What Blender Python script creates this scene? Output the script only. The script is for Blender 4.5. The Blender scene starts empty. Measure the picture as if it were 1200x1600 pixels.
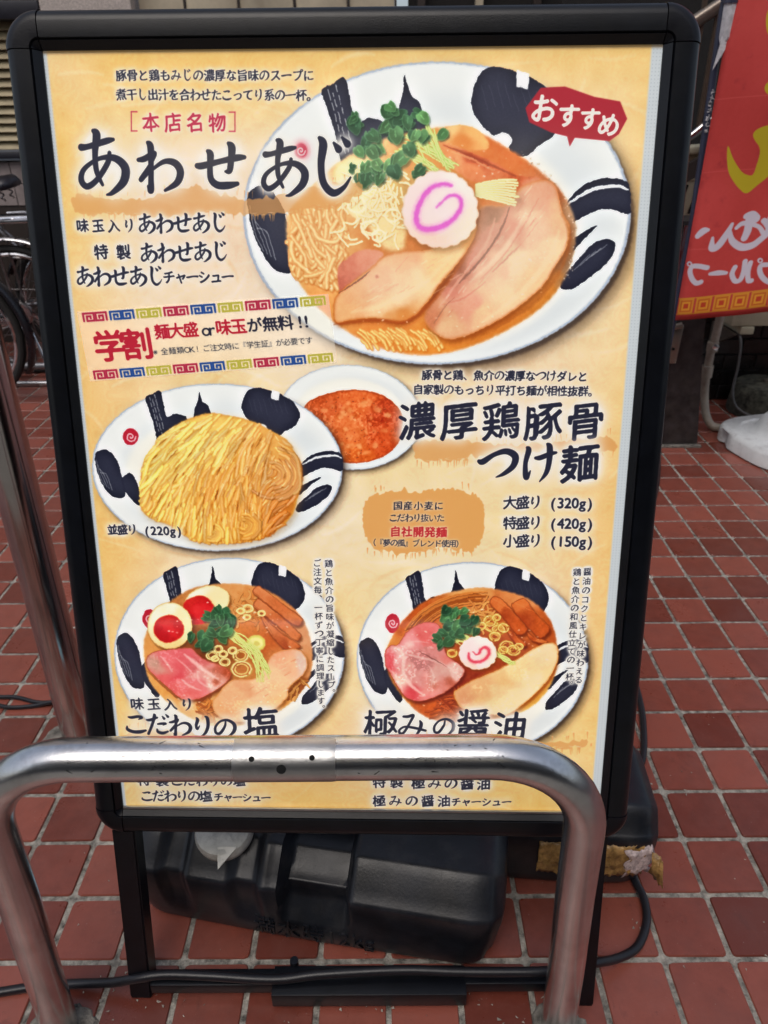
import bpy, bmesh, math, random
import numpy as np
from mathutils import Vector, Matrix

# ================================================================= camera, light, exposure
SC = bpy.context.scene
U = 0.11                      # one paving tile with its joint, metres; all builders below work in tiles
C = SC.collection

cam_d = bpy.data.cameras.new('camera'); cam = bpy.data.objects.new('camera', cam_d); C.objects.link(cam)
cam_d.sensor_fit = 'VERTICAL'; cam_d.sensor_height = 36.0; cam_d.lens = 1136.743/1600*36
cam_d.clip_start = 0.02; cam_d.clip_end = 400
CAM_P = Vector((-3.95496, -10.21098, 10.80810))
CAM_R = Matrix.Rotation(6.22955612e-03, 3, 'Z') @ Matrix.Rotation(1.07391223, 3, 'X') @ Matrix.Rotation(-1.14359644e-02, 3, 'Z')
cam.matrix_world = Matrix.Translation(CAM_P*U) @ CAM_R.to_4x4()
cam_d.dof.use_dof = True; cam_d.dof.focus_distance = 0.92; cam_d.dof.aperture_fstop = 9.0
SC.camera = cam

SUN_EL, SUN_AZ = math.radians(58), math.radians(200)     # high, behind and to the left of the viewer
w = bpy.data.worlds.new('World'); SC.world = w; w.use_nodes = True
nt = w.node_tree; nt.nodes.clear()
sky = nt.nodes.new('ShaderNodeTexSky'); sky.sky_type = 'NISHITA'; sky.sun_disc = False
sky.sun_elevation = SUN_EL; sky.sun_rotation = SUN_AZ; sky.air_density = 1.0; sky.dust_density = 4.0; sky.ozone_density = 1.0
hs = nt.nodes.new('ShaderNodeHueSaturation'); hs.inputs['Saturation'].default_value = 0.65
bg = nt.nodes.new('ShaderNodeBackground'); bg.inputs['Strength'].default_value = 0.15
wo = nt.nodes.new('ShaderNodeOutputWorld')
nt.links.new(sky.outputs[0], hs.inputs['Color']); nt.links.new(hs.outputs[0], bg.inputs['Color']); nt.links.new(bg.outputs[0], wo.inputs['Surface'])
sun_d = bpy.data.lights.new('sun', 'SUN'); sun_d.energy = 0.5; sun_d.angle = math.radians(40); sun_d.color = (1.0, .96, .9)
sun = bpy.data.objects.new('sun', sun_d); C.objects.link(sun)
_dir = Vector((math.sin(SUN_AZ)*math.cos(SUN_EL), math.cos(SUN_AZ)*math.cos(SUN_EL), math.sin(SUN_EL)))
sun.rotation_euler = _dir.to_track_quat('Z', 'Y').to_euler()
SC.view_settings.view_transform = 'Standard'; SC.view_settings.look = 'None'
SC.view_settings.exposure = 0.0; SC.view_settings.gamma = 1.0; SC.view_settings.use_curve_mapping = False

# ---------------------------------------------------------------- flat print painter
class Painter:
    """paints flat print (posters, stickers, banner cloth) into a float canvas"""
    def __init__(s, W, H, corners, seed=1):
        s.W, s.H = W, H
        s.img = np.zeros((H, W, 3), np.float32)
        s.alpha = np.ones((H, W), np.float32)
        A = []; b = []
        for (x, y), (u, v) in zip(corners, ((0, 0), (W, 0), (W, H), (0, H))):
            A.append([x, y, 1, 0, 0, 0, -u*x, -u*y]); b.append(u)
            A.append([0, 0, 0, x, y, 1, -v*x, -v*y]); b.append(v)
        s.h = np.append(np.linalg.solve(np.array(A, float), np.array(b, float)), 1).reshape(3, 3)
        s.rng = np.random.RandomState(seed)
        s.n = [s.noise(90), s.noise(30), s.noise(11), s.noise(4.3)]
        s.n[2] = s.n[2]*.6+s.noise(5.7)*.4; s.n[3] = gblur(s.n[3]*.6+s.noise(2.6)*.4, .7)
    def noise(s, cell):
        gh, gw = int(s.H/cell)+3, int(s.W/cell)+3
        g = s.rng.rand(gh, gw).astype(np.float32)
        y = np.arange(s.H)/cell; x = np.arange(s.W)/cell
        yi = y.astype(int); xi = x.astype(int)
        fy = (y-yi)[:, None]; fx = (x-xi)[None]
        fy = fy*fy*(3-2*fy); fx = fx*fx*(3-2*fx)
        a = g[yi][:, xi]; b = g[yi][:, xi+1]; c = g[yi+1][:, xi]; d = g[yi+1][:, xi+1]
        return ((a*(1-fx)+b*fx)*(1-fy)+(c*(1-fx)+d*fx)*fy).astype(np.float32)
    def P(s, pts):
        p = np.atleast_2d(np.asarray(pts, float))[:, :2]
        q = np.c_[p, np.ones(len(p))] @ s.h.T
        return q[:, :2]/q[:, 2:]
    def sc(s, x, y):
        a = s.P([(x, y), (x+1, y), (x, y+1)])
        return float(np.sqrt(abs((a[1, 0]-a[0, 0])*(a[2, 1]-a[0, 1])-(a[1, 1]-a[0, 1])*(a[2, 0]-a[0, 0]))))
    # --- low level, canvas units
    def clip(s, x0, y0, x1, y1):
        return max(0, int(x0)), max(0, int(y0)), min(s.W, int(x1)+1), min(s.H, int(y1)+1)
    def put(s, m, x0, y0, col, a=1.0):
        h, w = m.shape
        X0, Y0, X1, Y1 = s.clip(x0, y0, x0+w-1, y0+h-1)
        if X1 <= X0 or Y1 <= Y0: return
        m = m[Y0-y0:Y1-y0, X0-x0:X1-x0, None]*a
        col = np.asarray(col, np.float32)
        if col.ndim == 1: c = col/255.
        else: c = col[Y0-y0:Y1-y0, X0-x0:X1-x0]/255.
        R = s.img[Y0:Y1, X0:X1]
        R[:] = R*(1-m)+c*m
    def fillmask(s, loops, pad=2):
        return fill_loops(loops, pad)
    # --- shapes in photo units
    def smooth(s, pts, n=6, closed=True):
        p = np.asarray(pts, float)
        N = len(p); out = []
        rng = range(N) if closed else range(N-1)
        for i in rng:
            if closed: a, b, c, d = p[(i-1) % N], p[i], p[(i+1) % N], p[(i+2) % N]
            else: a, b, c, d = p[max(i-1, 0)], p[i], p[i+1], p[min(i+2, N-1)]
            for k in range(n):
                t = k/n
                out.append(.5*((2*b)+(c-a)*t+(2*a-5*b+4*c-d)*t*t+(3*b-3*c+d-a)*t**3))
        if not closed: out.append(p[-1])
        return np.array(out)
    def poly(s, pts, col, a=1.0, blur=0, sm=True, rough=0, pad=None):
        q = s.smooth(pts) if sm else np.asarray(pts, float)
        q = s.P(q)
        m, x0, y0 = fill_loops([q], int(3+blur*3+rough))
        if rough: m = s.roughen(m, x0, y0, rough)
        if blur: m = gblur(m, blur)
        s.put(m, x0, y0, col, a); return m, x0, y0
    def roughen(s, m, x0, y0, r):
        b = gblur(m, r*.5)
        h, w = m.shape
        n = s.crop(s.n[3], x0, y0, w, h)*.5+s.crop(s.n[2], x0, y0, w, h)*.5
        return np.clip((b-.5+(n-.5)*.9)*6+.5, 0, 1)
    def crop(s, N, x0, y0, w, h):
        yy = np.clip(np.arange(y0, y0+h), 0, s.H-1); xx = np.clip(np.arange(x0, x0+w), 0, s.W-1)
        return N[yy][:, xx]
    def body(s, pts, core, edge, ew=6, na=18, nidx=2, a=1.0, blur=.8, sm=True):
        """a soft painted lump: core colour, darker or browner edge, blotchy noise"""
        q = s.P(s.smooth(pts) if sm else pts)
        k = s.sc(*np.mean(np.asarray(pts, float)[:, :2], 0))
        ew *= k
        m, x0, y0 = fill_loops([q], int(4+ew*2))
        e = np.clip((gblur(m, ew)-.5)*2, 0, 1)[..., None]
        h, w = m.shape
        n = (s.crop(s.n[nidx], x0, y0, w, h)+s.crop(s.n[3], x0, y0, w, h)*.5-.75)[..., None]*na
        n2 = (s.crop(s.n[1], x0, y0, w, h)-.5)[..., None]*na
        c = np.array(core, np.float32)*e+np.array(edge, np.float32)*(1-e)+n+n2
        s.put(gblur(m, blur), x0, y0, np.clip(c, 0, 255), a)
    def field(s, pts, ctrl, noise=10, blur=1.0, a=1.0, sm=True, edge=None, ew=4, speck=0, warp=0, power=1.7):
        """a soft shape whose colour flows between control colours, as in a printed photograph"""
        P0 = np.asarray(pts, float)
        q = s.P(s.smooth(pts) if sm else pts); k = s.sc(*P0.mean(0))
        m, x0, y0 = fill_loops([q], int(4+blur*3))
        h, w = m.shape
        Y, X = np.mgrid[y0:y0+h, x0:x0+w].astype(np.float32)
        wx = (s.crop(s.n[1], x0, y0, w, h)-.5)*26*k; wy = (s.crop(np.roll(s.n[1], 37, 1), x0, y0, w, h)-.5)*26*k
        num = np.zeros((h, w, 3), np.float32); den = np.zeros((h, w, 1), np.float32)
        for (cx, cy), c in ctrl:
            p = s.P([(cx, cy)])[0]
            d = ((X+wx-p[0])**2+(Y+wy-p[1])**2+60*k*k)[..., None]**(-power)
            num += d*np.array(c, np.float32); den += d
        col = num/den
        n = (s.crop(s.n[2], x0, y0, w, h)-.5)*1.1+(s.crop(s.n[3], x0, y0, w, h)-.5)*.9
        col = col+n[..., None]*noise
        if speck: col = col+(np.clip((s.crop(s.n[3], x0, y0, w, h)-.56)*9, 0, 1)*np.clip((s.crop(s.n[1], x0, y0, w, h)-.42)*5, 0, 1))[..., None]*speck
        if edge is not None:
            e = np.clip((gblur(m, ew*k)-.5)*2, 0, 1)[..., None]; col = col*e+np.array(edge, np.float32)*(1-e)
        if warp: m = s.roughen(m, x0, y0, warp)
        s.put(gblur(m, blur), x0, y0, np.clip(col, 0, 255), a)
    def ell(s, cx, cy, rx, ry, col, a=1.0, blur=0, rot=0, n=40, body=None):
        t = np.linspace(0, 2*np.pi, n, endpoint=False)
        c, d = math.cos(rot), math.sin(rot)
        X = rx*np.cos(t); Y = ry*np.sin(t)
        p = np.c_[cx+X*c-Y*d, cy+X*d+Y*c]
        if body: s.body(p, col, body[0], *body[1:], sm=False)
        else: s.poly(p, col, a, blur, sm=False)
    def stroke(s, pts, w, col, a=1.0, soft=.7, hi=None, n=8):
        """tapered brush stroke: pts (x,y[,w]) photo units; w width"""
        p = np.asarray(pts, float)
        if p.shape[1] == 2: p = np.c_[p, np.ones(len(p))]
        q = s.smooth(p, n, False)
        k = s.sc(*q[len(q)//2, :2])
        r = np.maximum(q[:, 2]*w*.5*k, .3)
        c = s.P(q)
        s._stroke(c, r, col, a, soft, hi)
    def _stroke(s, c, r, col, a=1.0, soft=.7, hi=None):
        R = r.max()+soft+1
        x0, y0, x1, y1 = s.clip(c[:, 0].min()-R, c[:, 1].min()-R, c[:, 0].max()+R, c[:, 1].max()+R)
        if x1 <= x0 or y1 <= y0: return
        d, e = sdf(c, r, x0, y0, x1, y1)
        m = np.clip(.5-d/(2*soft)+0.0, 0, 1)
        colr = np.asarray(col, np.float32)
        if hi is not None:
            t = np.clip(-d/np.maximum(r.max(), 1e-3), 0, 1)[..., None]
            colr = colr*(1-t)+np.asarray(hi, np.float32)*t
            s.put(m, x0, y0, colr, a)
        else: s.put(m, x0, y0, colr, a)
    def glow(s, m, x0, y0, col=(250, 246, 235), r=7, a=.85, gain=2.6):
        P = int(r*3)
        M = np.pad(m, P)
        g = np.clip(gblur(M, r)*gain, 0, 1)
        s.put(g, x0-P, y0-P, col, a)
    # --- lettering
    def line(s, txt, p0, p1, size, col=(34, 36, 56), wt=.5, brush=1.0, glow=True, slant=.10, vert=False, gr=5, ga=.8, sizes=None, hh=1.0, aspect=1.0):
        """txt set between p0 and p1 (centres of first and last character), photo units"""
        a, b = s.P([p0, p1])
        N = len(txt); items = []
        k = s.sc((p0[0]+p1[0])/2, (p0[1]+p1[1])/2)
        d = (b-a); L = math.hypot(*d)
        if vert: up = -d/L if L else np.array([0, -1.]); rt = np.array([-up[1], up[0]])
        else: rt = d/L if L else np.array([1., 0]); up = np.array([rt[1], -rt[0]])
        for i, ch in enumerate(txt):
            if ch == ' ' or ch == '\u3000': continue
            t = i/(N-1) if N > 1 else 0
            c = a+d*t
            sz = size*k*(sizes[i] if sizes else 1)
            m, x0, y0 = s.glyph(ch, c, rt, up, sz, wt, brush, slant, vert, hh, aspect)
            items.append((m, x0, y0))
        if glow:
            for m, x0, y0 in items: s.glow(m, x0, y0, r=gr*k*.8, a=ga, gain=7 if vert else 2.6)
        for m, x0, y0 in items: s.put(m, x0, y0, col)
        return items
    def glyph(s, ch, c, rt, up, sz, wt, brush, slant, vert, hh=1.0, aspect=1.0):
        if brush > 0 and ch in KANA and sz > 20 and not (vert and ch == 'ー'):
            R = sz*.75
            x0, y0, x1, y1 = int(c[0]-R), int(c[1]-R), int(c[0]+R), int(c[1]+R)
            best = None
            kb = KANA[ch]
            for st in kb:
                q = s.smooth(np.array(st, float), 10, False)
                X = (q[:, 0]-.5)*sz; Y = (.5-q[:, 1]-.0)*sz*hh+X*slant*.5
                pc = c+X[:, None]*rt+Y[:, None]*up
                rr = np.maximum(q[:, 2]*sz*.5*(.75+wt*.5), .4)
                dd, _ = sdf(pc, rr, x0, y0, x1, y1)
                best = dd if best is None else np.minimum(best, dd)
            return np.clip(.5-best/1.2, 0, 1), x0, y0
        loops = glyph_loops(ch)
        out = []
        for lp in loops:
            X = (lp[:, 0]-.5)*sz*aspect; Y = (lp[:, 1]-.38)*sz*hh
            if vert and ch in 'ー（）()『』':
                X, Y = Y, -X
            elif vert and ch in '、。': X = X+sz*.6; Y = Y+sz*.6
            if brush > 0: Y = Y+X*slant
            out.append(c+X[:, None]*rt+Y[:, None]*up)
        if not out: return np.zeros((2, 2), np.float32), 0, 0
        m, x0, y0 = fill_loops(out, 5)
        if brush > 0 or wt != .5:
            if wt > .9:                     # heavy gothic: spread the strokes first
                o_ = max(1, int(round(sz*.03*(wt-.6)/.4)))
                mm = m
                for dx_, dy_ in ((o_, 0), (-o_, 0), (0, o_), (0, -o_)): mm = np.maximum(mm, np.roll(np.roll(m, dx_, 1), dy_, 0))
                m = mm; wt = .6
            b = gblur(m, max(.5, sz*.018))
            th = max(.22, .5-(wt-.5)*.75)
            if brush > 0:
                n = s.crop(s.n[2], x0, y0, m.shape[1], m.shape[0])-.5
                # heavier where strokes slope down to the right, as a flat brush leaves them
                e = np.roll(np.roll(b, int(round(sz*.02)), 0), int(round(sz*.022)), 1)
                b = np.maximum(b, e*.92)
                th = th+n*.25*brush
            m = np.clip((b-th)*max(2., sz*.07)+.5, 0, 1)*np.clip(b*9-.6, 0, 1)
        return m, x0, y0
    def image(s, name):
        im = bpy.data.images.new(name, s.W, s.H, alpha=True)
        buf = np.empty((s.H, s.W, 4), np.float32)
        buf[..., :3] = np.clip(s.img[::-1], 0, 1); buf[..., 3] = s.alpha[::-1]
        im.pixels.foreach_set(buf.ravel()); im.update(); im.pack()
        return im

def gblur(m, r):
    if r <= .3: return m
    m = m.astype(np.float32)
    k = np.arange(-int(r*2.6+1), int(r*2.6+1)+1)
    w = np.exp(-k*k/(2.*r*r)); w /= w.sum(); w = w.astype(np.float32)
    n = len(k)//2
    if n > 12:                      # three box passes for wide blurs
        b = max(1, int(round(r*.98)))
        for ax in (0, 1):
            for _ in range(3):
                pw = [(0, 0), (0, 0)]; pw[ax] = (b+1, b)
                c = np.cumsum(np.pad(m, pw, mode='edge'), axis=ax, dtype=np.float64)
                L = m.shape[ax]
                if ax == 0: m = (c[2*b+1:2*b+1+L]-c[:L])/(2*b+1)
                else: m = (c[:, 2*b+1:2*b+1+L]-c[:, :L])/(2*b+1)
        return m.astype(np.float32)
    for ax in (0, 1):
        pw = [(0, 0), (0, 0)]; pw[ax] = (n, n)
        P = np.pad(m, pw, mode='edge'); L = m.shape[ax]
        o = np.zeros_like(m)
        for i, wi in enumerate(w):
            o += wi*(P[i:i+L] if ax == 0 else P[:, i:i+L])
        m = o
    return m

def fill_loops(loops, pad=2, S=4):
    A = []; B = []
    for l in loops:
        A.append(l); B.append(np.roll(l, -1, 0))
    A = np.concatenate(A); B = np.concatenate(B)
    x0 = int(math.floor(A[:, 0].min()))-pad; y0 = int(math.floor(A[:, 1].min()))-pad
    w = int(math.ceil(A[:, 0].max()))+pad-x0+1; h = int(math.ceil(A[:, 1].max()))+pad-y0+1
    w = min(w, 4000); h = min(h, 4000)
    ay = (A[:, 1]-y0)*S-.5; by = (B[:, 1]-y0)*S-.5
    ax = A[:, 0]-x0; bx = B[:, 0]-x0
    sg = np.sign(by-ay)
    lo = np.ceil(np.minimum(ay, by)).astype(int); hi = np.ceil(np.maximum(ay, by)).astype(int)
    cnt = np.maximum(hi-lo, 0)
    idx = np.repeat(np.arange(len(A)), cnt)
    if len(idx) == 0: return np.zeros((h, w), np.float32), x0, y0
    st = np.cumsum(cnt)-cnt
    yy = lo[idx]+(np.arange(len(idx))-st[idx])
    t = (yy-ay[idx])/(by[idx]-ay[idx])
    xx = ax[idx]+(bx[idx]-ax[idx])*t
    row = yy//S
    ok = (row >= 0) & (row < h)
    xx = np.clip(xx[ok], 0, w-1.01); row = row[ok]; g = sg[idx][ok]
    xi = xx.astype(int); f = xx-xi
    acc = np.zeros((h, w+1), np.float64)
    np.add.at(acc, (row, xi), g*(1-f)); np.add.at(acc, (row, xi+1), g*f)
    m = np.abs(np.cumsum(acc, 1)[:, :w])/S
    return np.clip(m, 0, 1).astype(np.float32), x0, y0

def sdf(c, r, x0, y0, x1, y1):
    """distance to a chain of tapered capsules"""
    Y, X = np.mgrid[y0:y1, x0:x1].astype(np.float32)
    X += .5; Y += .5
    best = np.full(X.shape, 1e9, np.float32)
    for i in range(len(c)-1):
        ax, ay = c[i]; bx, by = c[i+1]; dx, dy = bx-ax, by-ay
        R = max(r[i], r[i+1])+3
        u0 = max(0, int(min(ax, bx)-R-x0)); u1 = min(X.shape[1], int(max(ax, bx)+R-x0)+2)
        v0 = max(0, int(min(ay, by)-R-y0)); v1 = min(X.shape[0], int(max(ay, by)+R-y0)+2)
        if u1 <= u0 or v1 <= v0: continue
        xs = X[v0:v1, u0:u1]-ax; ys = Y[v0:v1, u0:u1]-ay
        L = dx*dx+dy*dy+1e-9
        t = np.clip((xs*dx+ys*dy)/L, 0, 1)
        d = np.hypot(xs-t*dx, ys-t*dy)-(r[i]+(r[i+1]-r[i])*t)
        np.minimum(best[v0:v1, u0:u1], d, out=best[v0:v1, u0:u1])
    return best, None

_gl = {}
def glyph_loops(ch):
    """outline loops of one character of Blender's own font, em units, y up"""
    if ch in _gl: return _gl[ch]
    cu = bpy.data.curves.new('g', 'FONT'); cu.body = ch; cu.size = 1.0; cu.resolution_u = 4
    ob = bpy.data.objects.new('g', cu)
    bpy.context.scene.collection.objects.link(ob)
    dg = bpy.context.evaluated_depsgraph_get()
    me = ob.evaluated_get(dg).to_mesh()
    nv = len(me.vertices); loops = []
    if nv:
        co = np.empty(nv*3, np.float32); me.vertices.foreach_get('co', co); co = co.reshape(-1, 3)
        half = {}
        for p in me.polygons:
            vs = list(p.vertices)
            for i in range(len(vs)):
                half[(vs[i], vs[(i+1) % len(vs)])] = 1
        nxt = {}
        for (a, b) in half:
            if (b, a) not in half: nxt.setdefault(a, []).append(b)
        while nxt:
            a = next(iter(nxt)); lp = [a]; cur = a
            while cur in nxt:
                b = nxt[cur].pop()
                if not nxt[cur]: del nxt[cur]
                cur = b
                if cur == a: break
                lp.append(cur)
            if len(lp) > 2: loops.append(co[lp, :2].astype(float))
    ob.to_mesh_clear()
    bpy.data.objects.remove(ob); bpy.data.curves.remove(cu)
    wid = 1.0
    if loops:
        if ord(ch) < 0x2000:       # centre narrow characters
            al = np.concatenate(loops); mid = (al[:, 0].min()+al[:, 0].max())/2
            loops = [l+np.array([.5-mid, 0]) for l in loops]
    _gl[ch] = loops
    return loops

# brush kana: strokes of (x, y, width), y down, unit square
KANA = {
'あ': [[(.20,.27,.10),(.32,.26,.08),(.62,.19,.09),(.74,.17,.05)],
       [(.42,.04,.06),(.47,.10,.12),(.42,.35,.09),(.42,.62,.08),(.50,.82,.05)],
       [(.66,.36,.06),(.62,.50,.08),(.42,.74,.08),(.24,.84,.09),(.15,.74,.09),(.22,.58,.07),(.48,.44,.06),(.74,.44,.10),(.90,.58,.13),(.86,.78,.12),(.66,.94,.07),(.56,.97,.03)]],
'わ': [[(.30,.05,.06),(.35,.12,.12),(.34,.40,.10),(.32,.70,.10),(.30,.92,.11),(.25,.84,.04)],
       [(.10,.36,.07),(.22,.34,.10),(.42,.24,.08),(.34,.42,.06),(.12,.72,.08),(.30,.58,.05),(.58,.40,.08),(.80,.42,.12),(.90,.58,.13),(.82,.78,.11),(.58,.92,.05)]],
'せ': [[(.05,.48,.09),(.15,.48,.11),(.50,.40,.09),(.80,.34,.11),(.95,.33,.07)],
       [(.66,.06,.06),(.72,.14,.13),(.70,.36,.11),(.66,.58,.10),(.58,.60,.04)],
       [(.26,.20,.06),(.31,.27,.12),(.29,.50,.10),(.30,.74,.11),(.42,.86,.12),(.62,.87,.12),(.80,.84,.07)]],
'じ': [[(.30,.04,.06),(.36,.14,.13),(.32,.45,.11),(.36,.74,.11),(.52,.90,.11),(.70,.82,.07),(.82,.66,.03)],
       [(.54,.12,.04),(.62,.22,.11)], [(.68,.04,.04),(.77,.14,.11)]],
'し': [[(.30,.04,.06),(.36,.14,.13),(.32,.45,.11),(.36,.74,.11),(.52,.90,.11),(.70,.82,.07),(.82,.66,.03)]],
'つ': [[(.02,.40,.08),(.12,.42,.13),(.40,.26,.10),(.70,.20,.13),(.92,.34,.15),(.88,.58,.13),(.66,.76,.09),(.46,.84,.03)]],
'け': [[(.20,.08,.06),(.24,.16,.12),(.17,.48,.10),(.20,.84,.12),(.30,.68,.03)],
       [(.42,.36,.07),(.54,.36,.11),(.78,.28,.10),(.92,.26,.06)],
       [(.70,.03,.06),(.76,.12,.13),(.76,.45,.12),(.70,.75,.10),(.54,.97,.03)]],
'こ': [[(.24,.22,.07),(.36,.24,.11),(.60,.20,.11),(.74,.24,.11),(.62,.33,.03)],
       [(.16,.62,.05),(.18,.76,.12),(.40,.86,.13),(.66,.86,.14),(.88,.80,.08)]],
'だ': [[(.08,.30,.07),(.20,.30,.11),(.48,.20,.08)],
       [(.36,.06,.06),(.38,.14,.12),(.28,.50,.10),(.12,.90,.10)],
       [(.50,.48,.07),(.64,.46,.10),(.80,.46,.09),(.70,.53,.03)],
       [(.46,.70,.05),(.50,.82,.11),(.68,.87,.12),(.88,.80,.07)],
       [(.68,.14,.04),(.75,.24,.10)],[(.82,.06,.04),(.90,.16,.10)]],
'り': [[(.28,.12,.06),(.32,.22,.12),(.26,.44,.10),(.30,.60,.09),(.40,.46,.03)],
       [(.62,.06,.06),(.70,.14,.12),(.72,.45,.12),(.62,.76,.10),(.40,.97,.03)]],
'の': [[(.54,.24,.06),(.50,.46,.09),(.32,.74,.11),(.16,.72,.10),(.14,.48,.09),(.32,.24,.08),(.60,.17,.10),(.86,.34,.13),(.88,.60,.13),(.72,.82,.08),(.54,.90,.03)]],
'み': [[(.22,.18,.08),(.36,.18,.10),(.52,.14,.09),(.44,.36,.08),(.26,.72,.08),(.14,.78,.09),(.10,.66,.07),(.26,.54,.07),(.56,.58,.09),(.92,.68,.08)],
       [(.74,.34,.06),(.78,.46,.11),(.72,.70,.09),(.56,.94,.03)]],
'ー': [[(.08,.52,.09),(.22,.52,.12),(.60,.48,.10),(.90,.50,.13)]],
}
NAVY = (34, 36, 56)
INK = (40, 42, 58)
def plate(p, cx, cy, rx, ry, rot=0, well=.76, wdy=.06, logo=True, seal=True, shadow=True, tint=(240, 243, 240)):
    c, d = math.cos(rot), math.sin(rot)
    def E(u, v): return (cx+u*rx*c-v*ry*d, cy+u*rx*d+v*ry*c)
    T = np.linspace(0, 2*np.pi, 72, endpoint=False)
    def ring(k, dx=0, dy=0): return [(E(k*math.cos(t)+dx, k*math.sin(t)+dy)) for t in T]
    if shadow:
        p.poly(ring(1.0, .045, .06), (60, 40, 30), .55, rx*.03+3, sm=False)
        p.poly(ring(.995, .02, .03), (40, 30, 30), .6, 3, sm=False)
    p.poly(ring(1.0), (176, 186, 200), 1, .8, sm=False)
    p.poly(ring(.985), tint, 1, 1.5, sm=False)
    p.poly(ring(.93, -.01, -.015), (246, 248, 244), .7, rx*.05+2, sm=False)
    p.poly(ring(.86, .06, .08), (214, 222, 226), .45, rx*.05+2, sm=False)
    p.poly(ring(well, 0, wdy), (247, 246, 236), 1, rx*.02+1, sm=False)
    if not logo: return E
    f = rx/300.
    def st(pts, w, rough=True, a=.97):
        q = [E(u, v)+((k[0],) if k else (1,)) for u, v, *k in pts]
        p.stroke(q, w*rx, INK, a, .9)
    def bl(pts, r=4): p.poly([E(*q) for q in pts], INK, .97, 0, rough=r*(f+.35))
    # slanted dry upright running into a bend
    bl([(-.575, -.82), (-.52, -.87), (-.454, -.905), (-.425, -.74), (-.403, -.60), (-.335, -.64), (-.25, -.60), (-.225, -.52), (-.25, -.42), (-.36, -.36), (-.437, -.33), (-.474, -.29), (-.505, -.49), (-.54, -.67)], 3)
    for (x0, k0, k1) in ((-.545, .05, .9), (-.525, .1, 1), (-.50, .0, .8)):
        t = k0
        while t < k1:
            t2 = t+.05+.12*p.rng.rand()
            p.stroke([E(x0+.09*t, -.86+.5*t), E(x0+.09*t2, -.86+.5*t2)], .9*f+.3, (222, 224, 222), .75, .55); t = t2+.03+.05*p.rng.rand()
    # spike
    p.poly([E(*q) for q in [(-.145, -.93), (-.132, -.86), (-.115, -.78), (-.07, -.73), (-.05, -.64), (-.03, -.52), (-.10, -.46), (-.20, -.50), (-.19, -.62), (-.175, -.72), (-.155, -.8)]], INK, .97, 0, rough=2, sm=False)
    # round block with a notch at the top and a foot below
    bl([(.205, -.80), (.25, -.92), (.33, -.955), (.43, -.92), (.53, -.86), (.62, -.76), (.66, -.62), (.62, -.50), (.54, -.43), (.47, -.36), (.40, -.37), (.37, -.46), (.30, -.50), (.23, -.60), (.195, -.70)], 2)
    p.poly([E(.435, -.93), E(.50, -.90), E(.49, -.80), (E(.43, -.82))], (243, 245, 242), 1, .6, sm=False)
    p.poly([E(.27, -.47), E(.36, -.52), E(.40, -.46), E(.35, -.40), E(.29, -.41)], (243, 245, 242), 1, .6)
    for k in range(9):
        p.stroke([E(.25+k*.04, -.86+.1*p.rng.rand()), E(.28+k*.04, -.62-.1*p.rng.rand())], .8*f+.25, (90, 92, 104), .35, .6)
    # left block
    bl([(-.975, -.14), (-.93, -.20), (-.87, -.20), (-.80, -.08), (-.765, .08), (-.735, .30), (-.76, .37), (-.85, .34), (-.92, .20), (-.965, .02)], 2)
    bl([(-.76, .14), (-.70, .07), (-.655, .14), (-.62, .28), (-.605, .42), (-.635, .46), (-.70, .36), (-.75, .26)], 2)
    for k in range(4): p.stroke([E(-.965+k*.012, -.08+.05*k), E(-.94+k*.02, .10), E(-.90+k*.02, .22+.02*k)], .9*f+.3, (225, 228, 226), .5, .6)
    # right swash with a white line, and two leaves
    bl([(.66, -.02), (.74, -.14), (.86, -.20), (.985, -.17), (1.0, -.02), (.985, .04), (.86, .0), (.74, .06), (.66, .12)], 2)
    st([(.68, -.07, .5), (.80, -.15, 1), (.985, -.12, .7)], .001)
    p.stroke([E(.68, -.04)+(.6,), E(.80, -.125)+(1,), E(.93, -.145)+(.9,), E(.99, -.12)+(.5,)], rx*.018, (235, 238, 238), .95, .7)
    bl([(.58, .17), (.60, .22), (.66, .22), (.74, .16), (.83, .105), (.77, .18), (.70, .27), (.66, .32), (.60, .30)], 2)
    bl([(.625, .52), (.64, .44), (.70, .36), (.75, .29), (.80, .23), (.87, .20), (.915, .24), (.875, .35), (.78, .45), (.69, .52)], 3)
    for k in range(4): p.stroke([E(.70+k*.03, .40-.03*k), E(.78+k*.03, .30-.02*k)], .8*f+.3, (222, 224, 222), .45, .55)
    # red seal
    if not seal: return E
    sx, sy = E(-.69, -.36)
    p.ell(sx, sy, rx*.062, ry*.10, (188, 44, 66), .95, .8)
    R = rx*.04
    sp = [(sx+R*(1-k/14.)*math.cos(k*.75), sy+R*1.1*(1-k/14.)*math.sin(k*.75)) for k in range(14)]
    p.stroke(sp, max(1.4, rx*.010), (240, 215, 215), .9, .6)
    return E

def noodles(p, cx, cy, rx, ry, n, w, base, hi, dark, seed, curl=1.0, ang=0):
    g = np.random.RandomState(seed)
    for i in range(n):
        r = math.sqrt(g.rand()); t = g.rand()*6.283
        x, y = cx+rx*r*math.cos(t), cy+ry*r*math.sin(t)
        a = g.rand()*6.283 if curl > .5 else ang+g.randn()*.35
        pts = []; k = g.uniform(-1, 1)*.5*curl
        L = w*2.6
        for _ in range(7):
            pts.append((x, y)); x += math.cos(a)*L; y += math.sin(a)*L*.8; a += k+g.randn()*.12
            if ((x-cx)/rx)**2+((y-cy)/ry)**2 > 1.02: break
        if len(pts) < 3: continue
        q = g.rand()
        c = tuple(np.array(base)*(1-.22*q)+np.array(dark)*.22*q)
        p.stroke(pts, w*1.25, dark, .55, 1.2); p.stroke(pts, w, c, 1, .8, hi=hi, n=4)

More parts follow.
